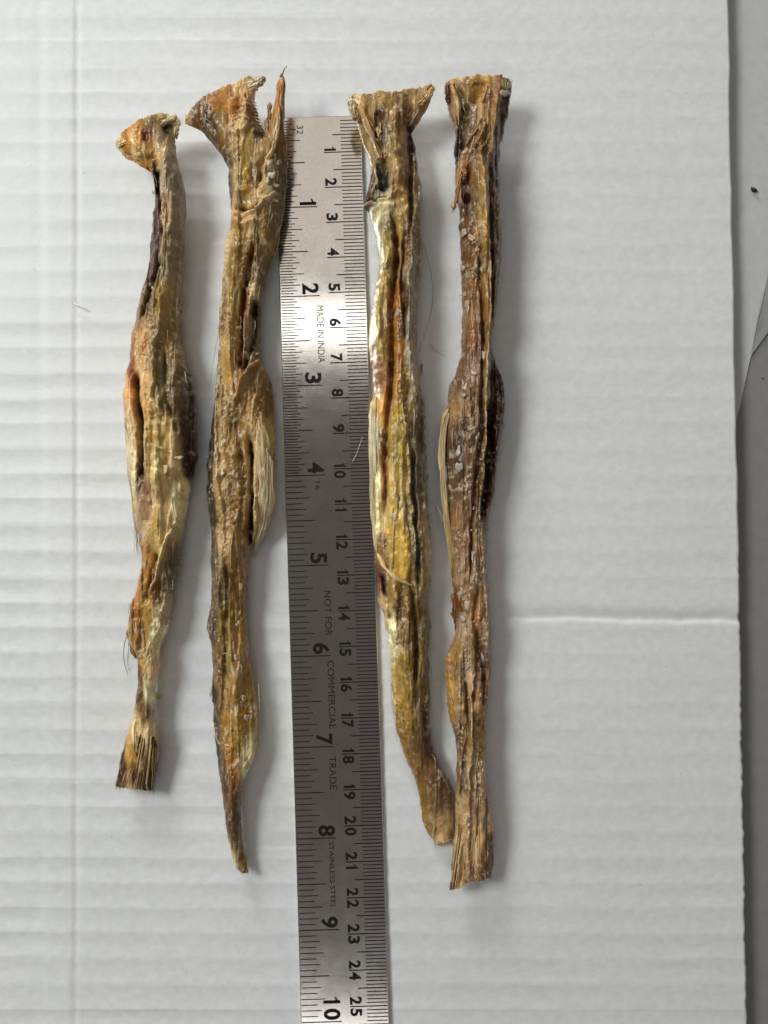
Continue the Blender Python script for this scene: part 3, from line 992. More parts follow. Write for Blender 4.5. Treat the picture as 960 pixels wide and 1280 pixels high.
cols = [(148, 180, CR), (160, 176, AM), (175, 170, AM), (178, 186, (190, 138, 62)), (166, 184, (196, 142, 66)), (186, 178, (135, 75, 25)), (190, 158, BR), (208, 160, DK), (215, 149, CR), (205, 150, TN), (198, 198, AM), (185, 198, OLL), (170, 192, PT), (190, 210, AM), (205, 178, GB), (203, 200, TN),
        (214, 195, (160, 142, 110)), (197, 225, (62, 50, 42)), (199, 240, (48, 38, 33)), (197, 265, MV), (195, 285, (105, 65, 62)), (198, 320, MV), (192, 345, (105, 88, 82)), (185, 365, GB), (176, 390, (140, 110, 80)), (170, 415, (165, 122, 80)), (168, 437, (150, 92, 42)),
        (213, 230, (152, 142, 118)), (226, 250, (132, 122, 100)), (222, 300, (130, 120, 97)), (215, 340, (144, 134, 110)), (211, 380, OL), (222, 400, (135, 120, 70)), (215, 430, OL), (213, 265, (165, 142, 112)), (211, 284, (170, 140, 108)), (212, 312, (156, 136, 108)), (200, 300, (88, 66, 62)), (202, 328, (92, 72, 68)), (201, 278, (92, 64, 60)), (196, 338, (98, 80, 74)), (228, 330, (112, 97, 73)),
        (170, 462, (150, 85, 35)), (182, 440, (190, 150, 100)), (190, 470, (185, 150, 100)), (189, 510, (180, 145, 90)), (206, 450, (130, 112, 70)), (215, 480, (125, 110, 75)), (230, 500, (105, 88, 60)), (240, 520, DB), (243, 580, (60, 42, 28)),
        (162, 485, (205, 160, 95)), (160, 510, (205, 155, 80)), (166, 540, PT), (166, 580, PT), (184, 600, (95, 60, 30)), (175, 600, CR), (200, 555, (178, 152, 88)), (215, 560, (178, 156, 98)), (226, 590, PT), (206, 590, (202, 182, 130)), (206, 620, (180, 155, 105)),
        (190, 630, (170, 140, 110)), (232, 622, CR), (216, 640, (195, 175, 130)), (205, 665, OLL), (190, 660, (168, 146, 115)), (185, 690, (158, 112, 55)), (180, 715, AM), (190, 705, (165, 118, 50)), (211, 690, OLL), (218, 710, (110, 100, 75)), (200, 738, BR), (175, 740, (180, 125, 55)), (170, 760, (145, 90, 40)),
        (185, 745, (145, 112, 50)), (190, 770, (168, 135, 62)), (165, 785, (170, 140, 95)), (175, 790, (160, 122, 60)), (206, 765, (160, 145, 115)), (200, 785, CR), (204, 800, CR), (185, 820, (175, 145, 88)), (195, 830, PT), (180, 840, BR), (190, 860, CR), (178, 870, BR), (186, 890, (122, 96, 55)),
        (175, 905, PT), (190, 910, PT), (166, 930, (190, 150, 78)), (175, 942, (165, 130, 68)), (191, 935, (142, 116, 80)), (158, 962, (95, 65, 38)), (172, 958, (125, 98, 52)), (190, 960, (85, 62, 40)), (150, 975, (80, 54, 36)), (164, 974, (185, 160, 115)), (184, 978, (60, 44, 30))]
c1 = Chew('dried tendon stick with dark hollow in its flared top and fanned brush-like foot', rows, prof, feats, cols, 101, jag=(2.5, 1.5))
c1.ribbon([(158, 488, 6), (161, 520, 6.5), (166, 560, 6), (169, 600, 5), (173, 640, 4), (177, 676, 3.5)], [4, 6, 6, 6, 5, 3], [(200, 150, 80), (215, 190, 140), CR, PT, (175, 155, 125), (165, 140, 110)], 'fibre_flap', lobes=5, seed=4, arch=1.2)
for k in range(7):
    x0 = 160 + k * 1.4
    c1.strand([(x0, 540 + 6 * k, 5), (x0 + 4, 600, 4.5), (x0 + 7 + k * 0.4, 655 + 4 * k, 3)], 0.13, 0.04, PALE[k % 5], 'fibre')
c1.strand([(165, 625, 3), (170, 655, 2), (174, 692, 0.8)], 0.07, 0.03, (90, 78, 66), 'fibre')
c1.strand([(164, 775, 2.6), (157, 800, 1.6), (155, 824, 0.6), (160, 845, 0.3)], 0.13, 0.05, (105, 92, 76), 'fibre')
c1.strand([(166, 800, 2.6), (172, 815, 1.6), (173, 830, 0.8)], 0.12, 0.04, PALE[3], 'fibre')
c1.strand([(162, 790, 2.6), (160, 812, 1.2), (158, 838, 0.4)], 0.09, 0.03, (130, 112, 90), 'fibre')
c1.strand([(159, 838, 0.3), (165, 832, 0.5)], 0.05, 0.02, (90, 75, 60), 'fibre')
c1.strand([(166, 748, 2.5), (162, 760, 1.5), (160, 768, 0.6)], 0.07, 0.03, (110, 85, 60), 'fibre')
for x, y, rx, ry_ in ((184, 441, 5, 4.5), (193, 458, 6, 3), (205, 586, 6, 5), (192, 608, 4.5, 5), (224, 572, 5, 2.5), (191, 240, 1.4, 3), (191, 360, 2, 3), (198, 870, 4, 4), (172, 193, 4, 3), (203, 200, 3, 3)):
    c1.flake(x, y, rx, ry_, (212, 192, 150), 0.4)
c1.ribbon([(170, 758, 7), (165, 778, 6), (163, 798, 4.2), (170, 820, 2.6)], [3, 5, 5, 2], [(165, 115, 55), (180, 140, 80), (188, 160, 110), (150, 120, 80)], 'torn_flap', th=0.5, lobes=3, arch=0.4, seed=51, fray=5)
c1.ribbon([(200, 158, 11.2), (208, 151, 11.6), (220, 147, 11.2)], [2, 3.4, 2.6], [(165, 130, 85), (215, 190, 140), (225, 205, 160)], 'torn_edge', th=0.6, lobes=2, arch=0.6, seed=52, fray=2)
c1.ribbon([(166, 176, 11), (156, 178, 11), (147, 182, 10.6)], [2, 3.6, 3.4], [(190, 135, 60), (215, 170, 100), (230, 205, 155)], 'torn_edge', th=0.6, lobes=2, arch=0.5, seed=53, fray=2)
c1.ribbon([(152, 192, 9.6), (170, 200, 9.8), (186, 211, 9)], [1.5, 2.4, 2.2], [(205, 165, 100), (195, 145, 70), (175, 120, 50)], 'torn_edge', th=0.6, lobes=1, arch=0.5, seed=54)
c1.ribbon([(219, 172, 10.6), (221, 158, 11.2), (222, 148, 11)], [1.6, 2.6, 2.0], [(170, 140, 95), (205, 180, 130), (220, 200, 155)], 'torn_edge', th=0.6, lobes=1, arch=0.4, seed=55)
for k in range(9):
    c1.strand([(163 + k * 0.9, 590 + 7 * k, 5.5), (166 + k * 0.8, 640, 4.4), (170 + c1.rng.uniform(-3, 5), 680 + c1.rng.uniform(-14, 12), 1.4)], 0.10, 0.03, c1.rng.choice([(120, 100, 78), (215, 200, 165), (190, 165, 120)]), 'fibre')
c1.brush(164, 196, 925, [(144, 983), (170, 985), (193, 988)], 64, [(205, 175, 118), (95, 66, 40), (70, 50, 34), (175, 140, 85), (215, 190, 140), (60, 42, 30)])
c1.scatter_fibres(50, 36, 60, PALE)

# ---- stick with the split, pronged top ------------------------------------------
L = [(286, 213), (287, 239), (289, 267), (288, 289), (283, 303), (280, 323), (277, 365), (275, 402), (274, 437), (271, 470), (269, 504), (264, 532), (261, 557), (259, 583), (259, 619), (262, 642), (265, 670), (264, 692), (265, 723), (264, 754),
     (259, 782), (263.6, 802), (266, 833), (265, 858), (268, 909), (270.6, 942), (275, 973), (279, 993), (282, 1021), (286, 1049), (291, 1070)]
R = [(359, 213), (358, 244), (355, 267), (348, 301), (344, 317), (334, 346), (327, 374), (326, 402), (325, 430), (328, 451), (337, 473), (342, 498), (344, 535), (345, 557), (343, 600), (335, 640), (325, 667), (314, 690), (311, 704), (309, 757), (310, 791),
     (313, 821), (318, 844), (320, 866), (322.6, 909), (321, 937), (311, 962), (304, 979), (301.6, 993), (301.6, 1021), (303, 1049), (307, 1072)]
rows = [[(231, 152), (241, 139), (255, 128), (275, 118), (291.5, 110), (308, 103), (325, 97)],
        [(232, 155), (250, 146), (275, 134), (300, 122), (320, 112)],
        [(252, 164), (275, 150), (300, 140), (319, 131)],
        [(266, 181), (285, 172), (305, 164), (328, 160)],
        [(279, 199), (300, 192), (330, 184), (352, 188)],
        [(286, 212), (320, 206), (359, 206)]] + rows_lr(L, R, [222, 239, 255, 268, 282, 292, 303, 317, 332, 346, 360, 374, 388, 402, 420, 437, 452, 470, 486, 504, 520, 535, 557, 583, 600, 619, 642, 656, 670, 682, 692, 704, 723, 740, 756, 770, 783, 793, 803, 821,
                                                               834, 846, 860, 885, 909, 925, 940, 952, 962, 974, 984, 994, 1008, 1022, 1036, 1050]) + \
    [[(291, 1070), (307, 1072)], [(294.5, 1080), (303, 1087), (310.5, 1090)]]
prof = [(95, 11, 2.5), (130, 9, 4.5), (165, 6.5, 6.5), (200, 4, 8.5), (260, 2.5, 10), (330, 2, 9.5), (420, 1, 10), (520, 0.3, 11), (600, 0.1, 11), (700, 0.6, 9), (800, 1, 8), (900, 2, 7.5), (960, 2.5, 6.5), (1020, 2.5, 5.5), (1090, 2, 2.8)]
feats = [
    ([(262, 155), (272, 172), (283, 195)], 5, -1.0, (100, 72, 42), 0.5),
    ([(300, 138), (301, 150)], 6, -1.4, (165, 105, 32), 0.7),
    ([(318, 135), (325, 158), (331, 180)], 4.5, -2.4, (105, 72, 40), 0.8),
    ([(309, 120), (310, 128)], 1.5, -1.0, DK, 0.9),
    ([(305, 160), (303, 190), (306, 230), (306, 262)], 8, 1.6),
    ([(335, 200), (330, 220), (326, 250)], 3, -1.6, (120, 92, 55), 0.5),
    ([(288, 215), (290, 240), (291, 265)], 3, -1.2, (85, 65, 50), 0.7),
    ([(292, 276), (310, 282), (326, 276), (342, 262), (350, 250)], 2.6, 1.8, (212, 195, 160), 0.75),
    ([(292, 284), (306, 292), (325, 288)], 5, 1.4, (172, 138, 85), 0.7),
    ([(296, 270), (315, 273), (330, 268)], 2.0, -1.8, (90, 66, 38), 0.6),
    ([(284, 305), (282, 340), (279, 380), (278, 420), (276, 470), (276, 520), (276, 570), (280, 610), (285, 650), (287, 690)], 3.0, 1.5, (190, 172, 135), 0.7),
    ([(322, 310), (314, 345), (309, 375), (307, 410), (307, 440), (306, 470)], 2.6, -3.0, (128, 68, 24), 0.85),
    ([(300, 310), (298, 360), (295, 410), (294, 470)], 6, 1.6),
    ([(338, 318), (325, 350), (319, 380), (316, 410)], 3.0, 1.0, (170, 150, 112), 0.5),
    ([(322, 380), (323, 410), (318, 440), (309, 470)], 2.4, -2.6, (48, 36, 24), 0.75),
    ([(328, 452), (318, 465), (308, 485), (298, 515)], 2.0, 2.2, (196, 158, 100), 0.8),
    ([(317, 545), (318, 580), (318, 620), (316, 655), (312, 685)], 3.0, -4.5, (92, 42, 15), 0.92),
    ([(270, 540), (267, 580), (266, 620), (270, 660), (270, 700)], 3.5, -1.0, (78, 68, 60), 0.7),
    ([(300, 530), (304, 560), (308, 585)], 2.2, -1.0, (120, 86, 45), 0.5),
    ([(298, 640), (296, 680), (298, 720)], 7, 1.2),
    ([(289, 700), (288, 750), (286, 800), (284, 850), (281, 900)], 2.6, -1.6, (100, 78, 48), 0.6),
    ([(271, 820), (270, 870), (273, 920), (280, 960)], 3.2, -0.6, (88, 74, 68), 0.65),
    ([(300, 830), (303, 880), (300, 930), (295, 960)], 9, 1.0),
    ([(321, 870), (321, 910), (319, 940), (309, 956)], 1.6, 0.7, (218, 200, 160), 0.8),
    ([(296, 970), (297, 1000), (298, 1040), (304, 1078)], 3, -0.9, (100, 74, 48), 0.6),
    ([(288, 1050), (296, 1075)], 2, 0.6, PT, 0.7),
]
cols = [(235, 152, PT), (245, 148, (125, 85, 55)), (255, 138, (135, 90, 50)), (260, 155, DB), (270, 130, (155, 105, 50)), (285, 123, (190, 135, 60)), (300, 113, (205, 170, 115)), (318, 103, PT), (290, 145, (182, 128, 52)), (300, 140, (172, 112, 36)), (280, 165, OL), (269, 170, (105, 90, 65)),
        (285, 190, (142, 116, 60)), (305, 165, OLL), (318, 150, BR), (326, 170, DB), (300, 200, (168, 142, 90)), (315, 195, OLL), (332, 200, TN), (283, 205, DB), (288, 225, (105, 84, 68)), (290, 245, (112, 92, 76)), (301, 230, OLL), (309, 240, (165, 135, 55)), (321, 235, (135, 98, 55)), (310, 262, OL),
        (345, 235, (122, 112, 86)), (352, 215, (112, 97, 72)), (341, 260, (142, 132, 106)), (330, 253, TN), (300, 285, (172, 137, 82)), (315, 282, PT), (295, 275, TN), (346, 280, (122, 106, 76)), (335, 300, OL), (305, 312, OL), (320, 322, (128, 98, 48)), (287, 310, PT), (280, 350, (165, 148, 118)), (297, 340, OL), (300, 372, (152, 126, 66)),
        (318, 352, (132, 112, 80)), (326, 340, GB), (313, 382, BR), (319, 370, PT), (322, 392, (60, 46, 32)), (296, 405, (168, 142, 86)), (279, 400, (132, 112, 80)),
        (284, 440, (182, 152, 100)), (296, 430, (172, 142, 82)), (295, 460, (168, 137, 76)), (306, 470, BR), (318, 420, GB), (319, 440, (122, 106, 76)), (276, 440, (115, 94, 64)), (272, 480, (105, 92, 76)), (268, 520, (68, 58, 50)), (265, 560, (62, 53, 47)), (262, 600, (64, 55, 48)), (268, 640, (74, 64, 56)), (268, 690, (97, 87, 76)),
        (280, 600, TN), (285, 640, TN), (287, 672, TN), (290, 520, (152, 126, 76)), (295, 560, (152, 122, 72)), (300, 600, (142, 112, 66)), (298, 640, (134, 104, 58)), (310, 500, (152, 122, 72)), (326, 480, (142, 112, 66)), (335, 500, (132, 102, 56)), (315, 525, (168, 132, 76)), (322, 545, TN), (330, 560, PT), (330, 600, (192, 172, 126)), (340, 560, OLL), (340, 620, TN),
        (300, 690, (152, 126, 76)), (290, 720, (122, 102, 66)), (272, 740, (116, 106, 90)), (303, 745, (145, 110, 48)), (268, 780, (102, 87, 72)), (285, 780, (142, 117, 62)), (300, 780, (154, 118, 56)), (290, 815, OL), (275, 830, (126, 97, 66)), (301, 850, (155, 118, 50)), (285, 870, (152, 126, 85)), (270, 880, (82, 67, 61)), (272, 920, (112, 97, 90)),
        (286, 900, (154, 118, 50)), (300, 920, (158, 128, 60)), (314, 880, (165, 130, 57)), (310, 950, CR), (295, 950, (170, 120, 52)), (280, 960, (107, 87, 76)), (296, 972, (148, 104, 52)), (285, 990, (112, 83, 52)), (296, 992, (127, 93, 57)), (290, 1020, (117, 92, 70)), (296, 1050, (127, 107, 80)), (292, 1070, PT), (305, 1080, (134, 104, 62))]
c2 = Chew('dried stick with forked spiky top, loose straw-coloured flap and narrow pointed tail', rows, prof, feats, cols, 202, jag=(2.5, 1.0), crust=1.1)
c2.ribbon([(346, 214, 6.5), (345, 192, 9.6), (346, 165, 11.4), (349, 125, 12.3), (353, 92, 13)][::-1], [3.5, 6.0, 9.5, 12, 11], [(180, 120, 50), (170, 115, 50), (165, 122, 65), (140, 105, 65), (130, 108, 75)], 'prong', th=1.6, lobes=4, tilt=1.2, arch=1.0, seed=13, fray=2)
c2.ribbon([(349, 130, 14.0), (347, 160, 13.8), (341, 185, 12.6), (329, 206, 9.8)], [2.0, 3.2, 3.6, 2.5], [(200, 170, 115), (208, 182, 130), (202, 178, 132), (190, 165, 115)], 'ridge_strip', th=0.8, lobes=2, arch=0.8, seed=14, fray=1)
c2.ribbon([(338, 128, 10.5), (336, 150, 10), (335, 172, 9)], [2.5, 3.2, 3.5], [(175, 140, 95), (165, 125, 75), (150, 110, 62)], 'side_strip', th=1.0, lobes=2, arch=0.4, seed=15)
c2.strand([(350, 96, 13.2), (354, 90, 13.4), (359, 81, 13.6)], 0.25, 0.04, (130, 110, 85), 'fibre')
c2.ribbon([(308, 110, 13.2), (318, 104, 13.2), (326, 99, 13.0), (331, 96, 12.6)], [6, 5.5, 4, 1.5], [(205, 175, 120), (212, 195, 155), (205, 190, 155), (170, 155, 125)], 'torn_edge', th=1.2, lobes=3, arch=0.5, seed=16, fray=1)
for k in range(13):                                            # comb of short cut fibres inside the fork
    y = 128 + k * 4.2
    x = 317.5 + k * 1.15
    c2.strand([(x - 5, y - 4, 11 - 0.2 * k), (x, y - 1, 11 - 0.2 * k), (x + 3.5, y + 1.5, 9.6 - 0.2 * k)], 0.16, 0.05, PALE[k % 5], own=False)
c2.flush('cut_fibres')
c2.ribbon([(322, 520, 10.5), (327, 545, 11), (331, 580, 10.2), (333, 615, 8.6), (329, 650, 6), (322, 672, 4), (318, 690, 3)], [3, 7, 9, 9.5, 8, 5, 1.5], [(190, 150, 92), (200, 176, 125), (200, 180, 135), (196, 178, 135), (205, 188, 148), (212, 198, 160), (215, 200, 165)], 'fibre_flap', th=0.9, lobes=6, arch=1.0, tilt=-1.5, seed=17)
for k in range(9):
    c2.strand([(321 + k * 2.4, 535 + 5 * k, 11.6), (325 + k * 2.0, 585, 11.2), (326 + k * 1.6, 635, 8.0), (317 + k * 0.9, 684 - 3 * abs(k - 2), 3.8)], 0.16, 0.05, PALE[(k * 3) % 5], 'fibre')
c2.strand([(341, 607, 7), (346, 611, 6), (352, 616, 5.4)], 0.07, 0.03, (215, 190, 150), 'fibre')
c2.strand([(316, 690, 3), (319, 692, 2.4), (321, 696, 1.5)], 0.10, 0.03, PALE[1], 'fibre')
c2.strand([(311, 510, 10.6), (306, 522, 10.4), (304, 532, 10.4)], 0.12, 0.05, (205, 165, 105), 'fibre')
c2.strand([(312, 520, 10.8), (322, 522, 11.2), (325, 530, 11.4)], 0.14, 0.05, (215, 180, 125), 'fibre')
c2.strand([(262, 795, 4.5), (268, 812, 6.5), (275, 818, 8.0), (285, 815, 8.8)], 0.13, 0.06, WH, 'fibre')
c2.strand([(272, 420, 3), (268, 445, 1.2), (262, 487, 0.3)], 0.06, 0.03, (120, 105, 85), 'fibre')
c2.strand([(323.5, 855, 5), (324.5, 900, 4.6), (322, 935, 4.2), (314, 955, 4)], 0.13, 0.06, (215, 198, 160), 'fibre')
for x, y, rx, ry_, h in ((340, 219, 5, 5.5, 0.7), (333, 225, 6, 4, 0.7), (346, 232, 3, 3, 0.4), (287, 447, 3, 3, 0.4), (299, 410, 3, 3, 0.4), (296, 467, 3, 3.5, 0.4), (273, 705, 4, 6, 0.5), (301, 733, 3, 4, 0.4), (298, 780, 3, 4.5, 0.4), (295, 822, 3, 4, 0.4),
                      (288, 768, 2.4, 7, 0.4), (283, 868, 3.5, 6, 0.4), (305, 873, 3.5, 4, 0.4), (309, 897, 3.5, 5, 0.4), (309, 922, 2, 3, 0.4), (308, 957, 4, 5, 0.5), (270, 745, 2.5, 5, 0.3), (277, 535, 3, 4, 0.4), (278, 590, 4, 5, 0.5), (283, 610, 3, 4, 0.4), (349, 203, 4, 3, 0.5), (343, 250, 4, 3, 0.4), (264, 865, 2.2, 5, 0.3), (320, 442, 5, 2.4, 0.4)):
    c2.flake(x, y, rx, ry_, (210, 192, 158), h)
for k in range(16):                                            # crumbs of dried fat along the dark edge
    y = 540 + k * 6.3
    c2.flake(262.5 + c2.rng.uniform(-2.0, 1.5) + (2 if k < 3 else 0), y, c2.rng.uniform(1.5, 2.7), c2.rng.uniform(1.6, 3.0), (205, 192, 168), 0.9, 'crumb')
c2.scatter_fibres(60, 36, 55, PALE)

# ---- stick with the pinched band and olive trough -------------------------------
L = [(439, 140), (445, 152), (450, 167), (455, 185), (461, 200), (464, 212), (462.5, 230), (458.5, 245), (455, 259), (461, 266), (466, 285), (471, 305), (474, 327), (470, 355), (466, 377), (461, 410), (460, 437), (465, 465), (467.5, 495), (463, 512), (462.5, 550), (464, 600), (466, 637),
     (466, 670), (469, 695), (471, 720), (472.5, 750), (480, 772), (484, 790), (487.5, 815), (490, 852), (491, 880), (495, 910), (501, 930), (507.5, 950)]
R = [(535, 132), (527.5, 145), (518, 155), (514, 165), (519, 180), (521, 200), (524, 220), (527.5, 240), (528, 265), (527.5, 302), (526, 340), (524, 365), (522, 400), (520, 430), (522.5, 450), (525, 482), (531, 500), (531, 550), (530, 600), (535, 632), (537.5, 675), (540, 700), (539, 720), (535, 750),
     (539, 782), (536, 815), (537.5, 852), (537.5, 895), (540, 930), (549, 953)]
rows = [[(436, 130), (441, 122), (455, 123), (474, 119), (495, 120), (515, 115), (530, 112), (542, 108)],
        [(437, 135), (460, 131), (490, 129), (518, 125), (540, 119)],
        [(441, 145), (470, 142), (500, 141), (536, 131)],
        [(447, 157), (480, 154), (528, 146)]] + rows_lr(L, R, [167, 180, 192, 204, 216, 231, 245, 254, 259, 266, 275, 286, 305, 327, 342, 356, 378, 400, 420, 438, 452, 466, 482, 496, 505, 514, 532, 551, 575, 600, 619, 638, 656, 672, 686, 698, 710, 722, 736, 750, 761, 773, 782, 791, 803, 816, 834, 853, 866, 881,
                                                               896, 911, 922, 932]) + \
    [[(507.5, 950), (548, 950)], [(517.5, 973), (560, 972)], [(525, 998), (568, 990)], [(529, 1025), (569, 1012)], [(535, 1040), (569, 1032)], [(542.5, 1054), (555, 1051), (567, 1047)]]
prof = [(112, 9, 3.0), (135, 7.5, 4.5), (160, 5.5, 6.5), (200, 3.5, 8.5), (262, 2.5, 10), (330, 2, 9.5), (420, 1.2, 10), (500, 0.6, 11), (600, 0.1, 11), (700, 0.1, 10.5), (800, 0.5, 9), (900, 1, 7.5), (980, 0.4, 5), (1010, 0.1, 3.6), (1054, 0.1, 2.2)]
feats = [
    ([(452, 135), (462, 160), (476, 198)], 3.0, 1.8, (178, 140, 85), 0.7),
    ([(473, 145), (474, 165), (472, 182)], 3.5, -2.4, (88, 60, 30), 0.8),
    ([(495, 140), (492, 170), (496, 210), (498, 245)], 8, 1.8),
    ([(512, 155), (513, 185), (514, 220), (513, 255), (512, 300)], 2.6, -2.6, (60, 42, 26), 0.85),
    ([(476, 210), (478, 230), (477, 248)], 5.5, -3.8, (62, 58, 54), 0.75),
    ([(469, 215), (471, 235), (465, 252)], 2.0, 0.8, (195, 180, 145), 0.7),
    ([(461, 230), (459, 250)], 3.0, -1.5, DB, 0.7),
    ([(456, 260), (470, 263), (486, 262), (497, 252), (506, 254)], 1.6, 2.0, (215, 198, 155), 0.9),
    ([(462, 268), (480, 268), (494, 270)], 3.0, 1.0, (222, 212, 180), 0.7),
    ([(458, 256), (472, 259), (486, 257)], 1.5, -1.6, (70, 55, 38), 0.7),
    ([(500, 262), (506, 270), (502, 282)], 4, 1.2, (190, 162, 102), 0.7),
    ([(491, 275), (494, 300), (495, 330), (492, 360), (489, 400), (489, 440), (489, 480), (484, 520), (482, 570), (481, 620), (480, 660)], 3.4, -3.6, (138, 72, 20), 0.72),
    ([(478, 290), (481, 330), (475, 370), (471, 410), (473, 450), (474, 480)], 6, 1.8),
    ([(505, 280), (503, 330), (502, 360), (504, 400), (506, 440)], 2.0, -1.6, (105, 68, 28), 0.7),
    ([(516, 300), (513, 350), (511, 400), (513, 440), (516, 480), (521, 510), (522, 545)], 4, 1.8),
    ([(524, 230), (527, 270), (526, 310), (523, 350)], 1.6, 1.0, (165, 150, 120), 0.7),
    ([(525, 500), (524, 540), (526, 570)], 4, -1.8, (80, 68, 42), 0.7),
    ([(499, 500), (507, 540), (511, 580), (511, 620), (516, 660), (519, 700)], 2.2, 1.4, (195, 180, 130), 0.65),
    ([(516, 560), (516, 610), (519, 650), (521, 690), (522, 740)], 2.2, -2.2, (62, 54, 40), 0.75),
    ([(528, 560), (527, 590), (531, 630), (534, 670), (536, 700)], 2.5, 1.0, (182, 165, 128), 0.65),
    ([(494, 520), (497, 570), (499, 630), (498, 690)], 8, 0.9),
    ([(468, 505), (466, 540), (467, 600), (469, 650), (470, 690)], 3.5, 1.6, (220, 198, 150), 0.7),
    ([(475, 715), (480, 735), (484, 760), (486, 775)], 3.5, -3.0, (66, 30, 18), 0.85),
    ([(482, 745), (484, 770), (490, 790), (495, 805)], 2.2, 1.4, (215, 198, 155), 0.75),
    ([(514, 730), (518, 770), (521, 810), (518, 850)], 2.8, -1.6, (82, 58, 28), 0.7),
    ([(491, 815), (492, 850), (495, 890)], 1.8, 0.9, (205, 185, 130), 0.7),
    ([(503, 800), (508, 850), (510, 890), (520, 940)], 7, 1.1),
    ([(528, 880), (533, 920), (545, 955)], 2.4, -0.9, (92, 68, 42), 0.6),
    ([(530, 950), (537, 990), (542, 1030)], 3, 0.7),
    ([(545, 1030), (541, 1048)], 2, -0.5, (130, 82, 40), 0.7),
]
cols = [(440, 130, PT), (446, 140, PT), (456, 128, (152, 118, 62)), (465, 132, OL), (475, 125, (175, 140, 80)), (486, 135, OL), (500, 130, (132, 98, 52)), (515, 124, (155, 124, 74)), (528, 122, (195, 160, 110)), (538, 115, (190, 150, 90)), (525, 135, (165, 134, 98)), (510, 145, (122, 92, 52)), (490, 155, (152, 122, 66)), (479, 150, DB), (470, 160, (122, 88, 42)),
        (455, 165, (142, 112, 72)), (465, 185, TN), (476, 180, DB), (500, 170, (142, 112, 62)), (505, 190, (168, 142, 92)), (490, 190, OL), (490, 215, (152, 127, 77)), (501, 222, (152, 127, 77)), (478, 202, (152, 127, 92)), (478, 225, (56, 46, 38)), (481, 240, (64, 62, 60)), (474, 251, (122, 126, 110)), (465, 245, DB), (490, 245, (152, 122, 92)), (500, 240, (152, 122, 72)), (509, 230, BR),
        (517, 200, (58, 42, 28)), (515, 172, (58, 42, 28)), (520, 240, (122, 107, 85)), (512, 212, TN), (522, 282, (132, 122, 100)), (475, 270, CR), (485, 267, (202, 192, 152)), (500, 258, (187, 162, 102)), (503, 275, TN), (479, 290, (138, 132, 95)), (490, 290, (112, 102, 62)), (499, 292, (168, 142, 82)), (480, 320, (168, 152, 96)), (500, 330, (152, 118, 62)), (509, 310, BR), (516, 320, (132, 117, 92)),
        (470, 360, (164, 148, 92)), (474, 390, (170, 154, 97)), (484, 360, OLL), (497, 380, (160, 98, 30)), (506, 382, DB), (516, 360, GR), (513, 392, (142, 132, 106)), (469, 420, (170, 154, 100)), (480, 440, OLL), (470, 470, (172, 132, 98)), (478, 480, (152, 112, 78)), (498, 440, (160, 108, 45)), (500, 482, (164, 124, 52)), (508, 420, GR), (513, 450, (152, 142, 122)), (517, 480, (162, 152, 132)),
        (506, 502, OL), (521, 500, (100, 88, 58)), (466, 510, (224, 184, 112)), (475, 510, (202, 162, 92)), (466, 550, CR), (467, 600, CR), (470, 640, CR), (476, 560, (164, 124, 62)), (495, 540, (170, 145, 62)), (498, 580, (164, 144, 66)), (500, 610, (192, 172, 112)), (500, 640, (180, 150, 66)), (495, 670, (194, 164, 76)), (500, 700, (194, 164, 80)), (512, 630, (130, 110, 75)), (520, 600, (104, 98, 77)),
        (525, 560, (112, 107, 82)), (522, 640, (112, 102, 82)), (530, 660, (170, 152, 118)), (526, 690, (122, 112, 92)), (535, 690, PT), (476, 690, (152, 117, 62)), (474, 720, (122, 72, 52)), (490, 730, (154, 124, 62)), (510, 740, (142, 117, 62)), (500, 760, (124, 94, 47)), (521, 728, (132, 117, 72)), (530, 740, (152, 137, 102)), (479, 760, PT), (490, 790, CR), (495, 802, (230, 215, 165)), (501, 790, (132, 102, 52)),
        (515, 790, (112, 82, 37)), (521, 770, (102, 77, 37)), (529, 790, (122, 107, 62)), (502, 830, (154, 124, 52)), (512, 852, (134, 108, 42)), (530, 850, (122, 102, 66)), (498, 870, (164, 134, 62)), (510, 890, (144, 114, 47)), (522, 902, (142, 117, 72)), (531, 890, (112, 87, 52)), (505, 930, (144, 108, 47)), (520, 930, (132, 107, 66)), (535, 930, (92, 67, 42)), (520, 960, (137, 107, 52)), (535, 962, (122, 92, 57)),
        (550, 975, (102, 77, 52)), (530, 990, (142, 107, 52)), (545, 1002, (132, 107, 72)), (560, 995, (112, 92, 62)), (535, 1020, (152, 122, 72)), (546, 1034, (172, 142, 97)), (560, 1025, (152, 127, 82)), (548, 1050, (192, 167, 127))]
c3 = Chew('dried stick with pinched cream band and olive trough, foot tucked under the brown one', rows, prof, feats, cols, 303, jag=(2.5, 0.8))
c3.ribbon([(450, 128, 11.8), (456, 148, 12.6), (466, 172, 12.8), (474, 192, 12.0), (477, 200, 11.6)], [2.5, 3.4, 3.6, 3.2, 1.6], [(190, 150, 90), (188, 148, 92), (178, 142, 92), (172, 138, 90), (180, 145, 95)], 'folded_strip', th=1.0, lobes=2, arch=0.8, seed=31, fray=1)
c3.ribbon([(475, 152, 10.8), (474, 165, 11.4), (474, 178, 11.2)], [2.0, 3.6, 2.2], [(195, 160, 105), (185, 148, 98), (165, 128, 82)], 'torn_strip', th=0.8, lobes=2, arch=0.6, seed=32, fray=1.5)
c3.ribbon([(478, 187, 11.0), (480, 194, 11.5), (478, 199, 11.2)], [1.5, 3.0, 1.5], [(190, 155, 98), (185, 150, 95), (170, 138, 88)], 'torn_strip', th=0.6, lobes=1, arch=0.5, seed=33, fray=1)
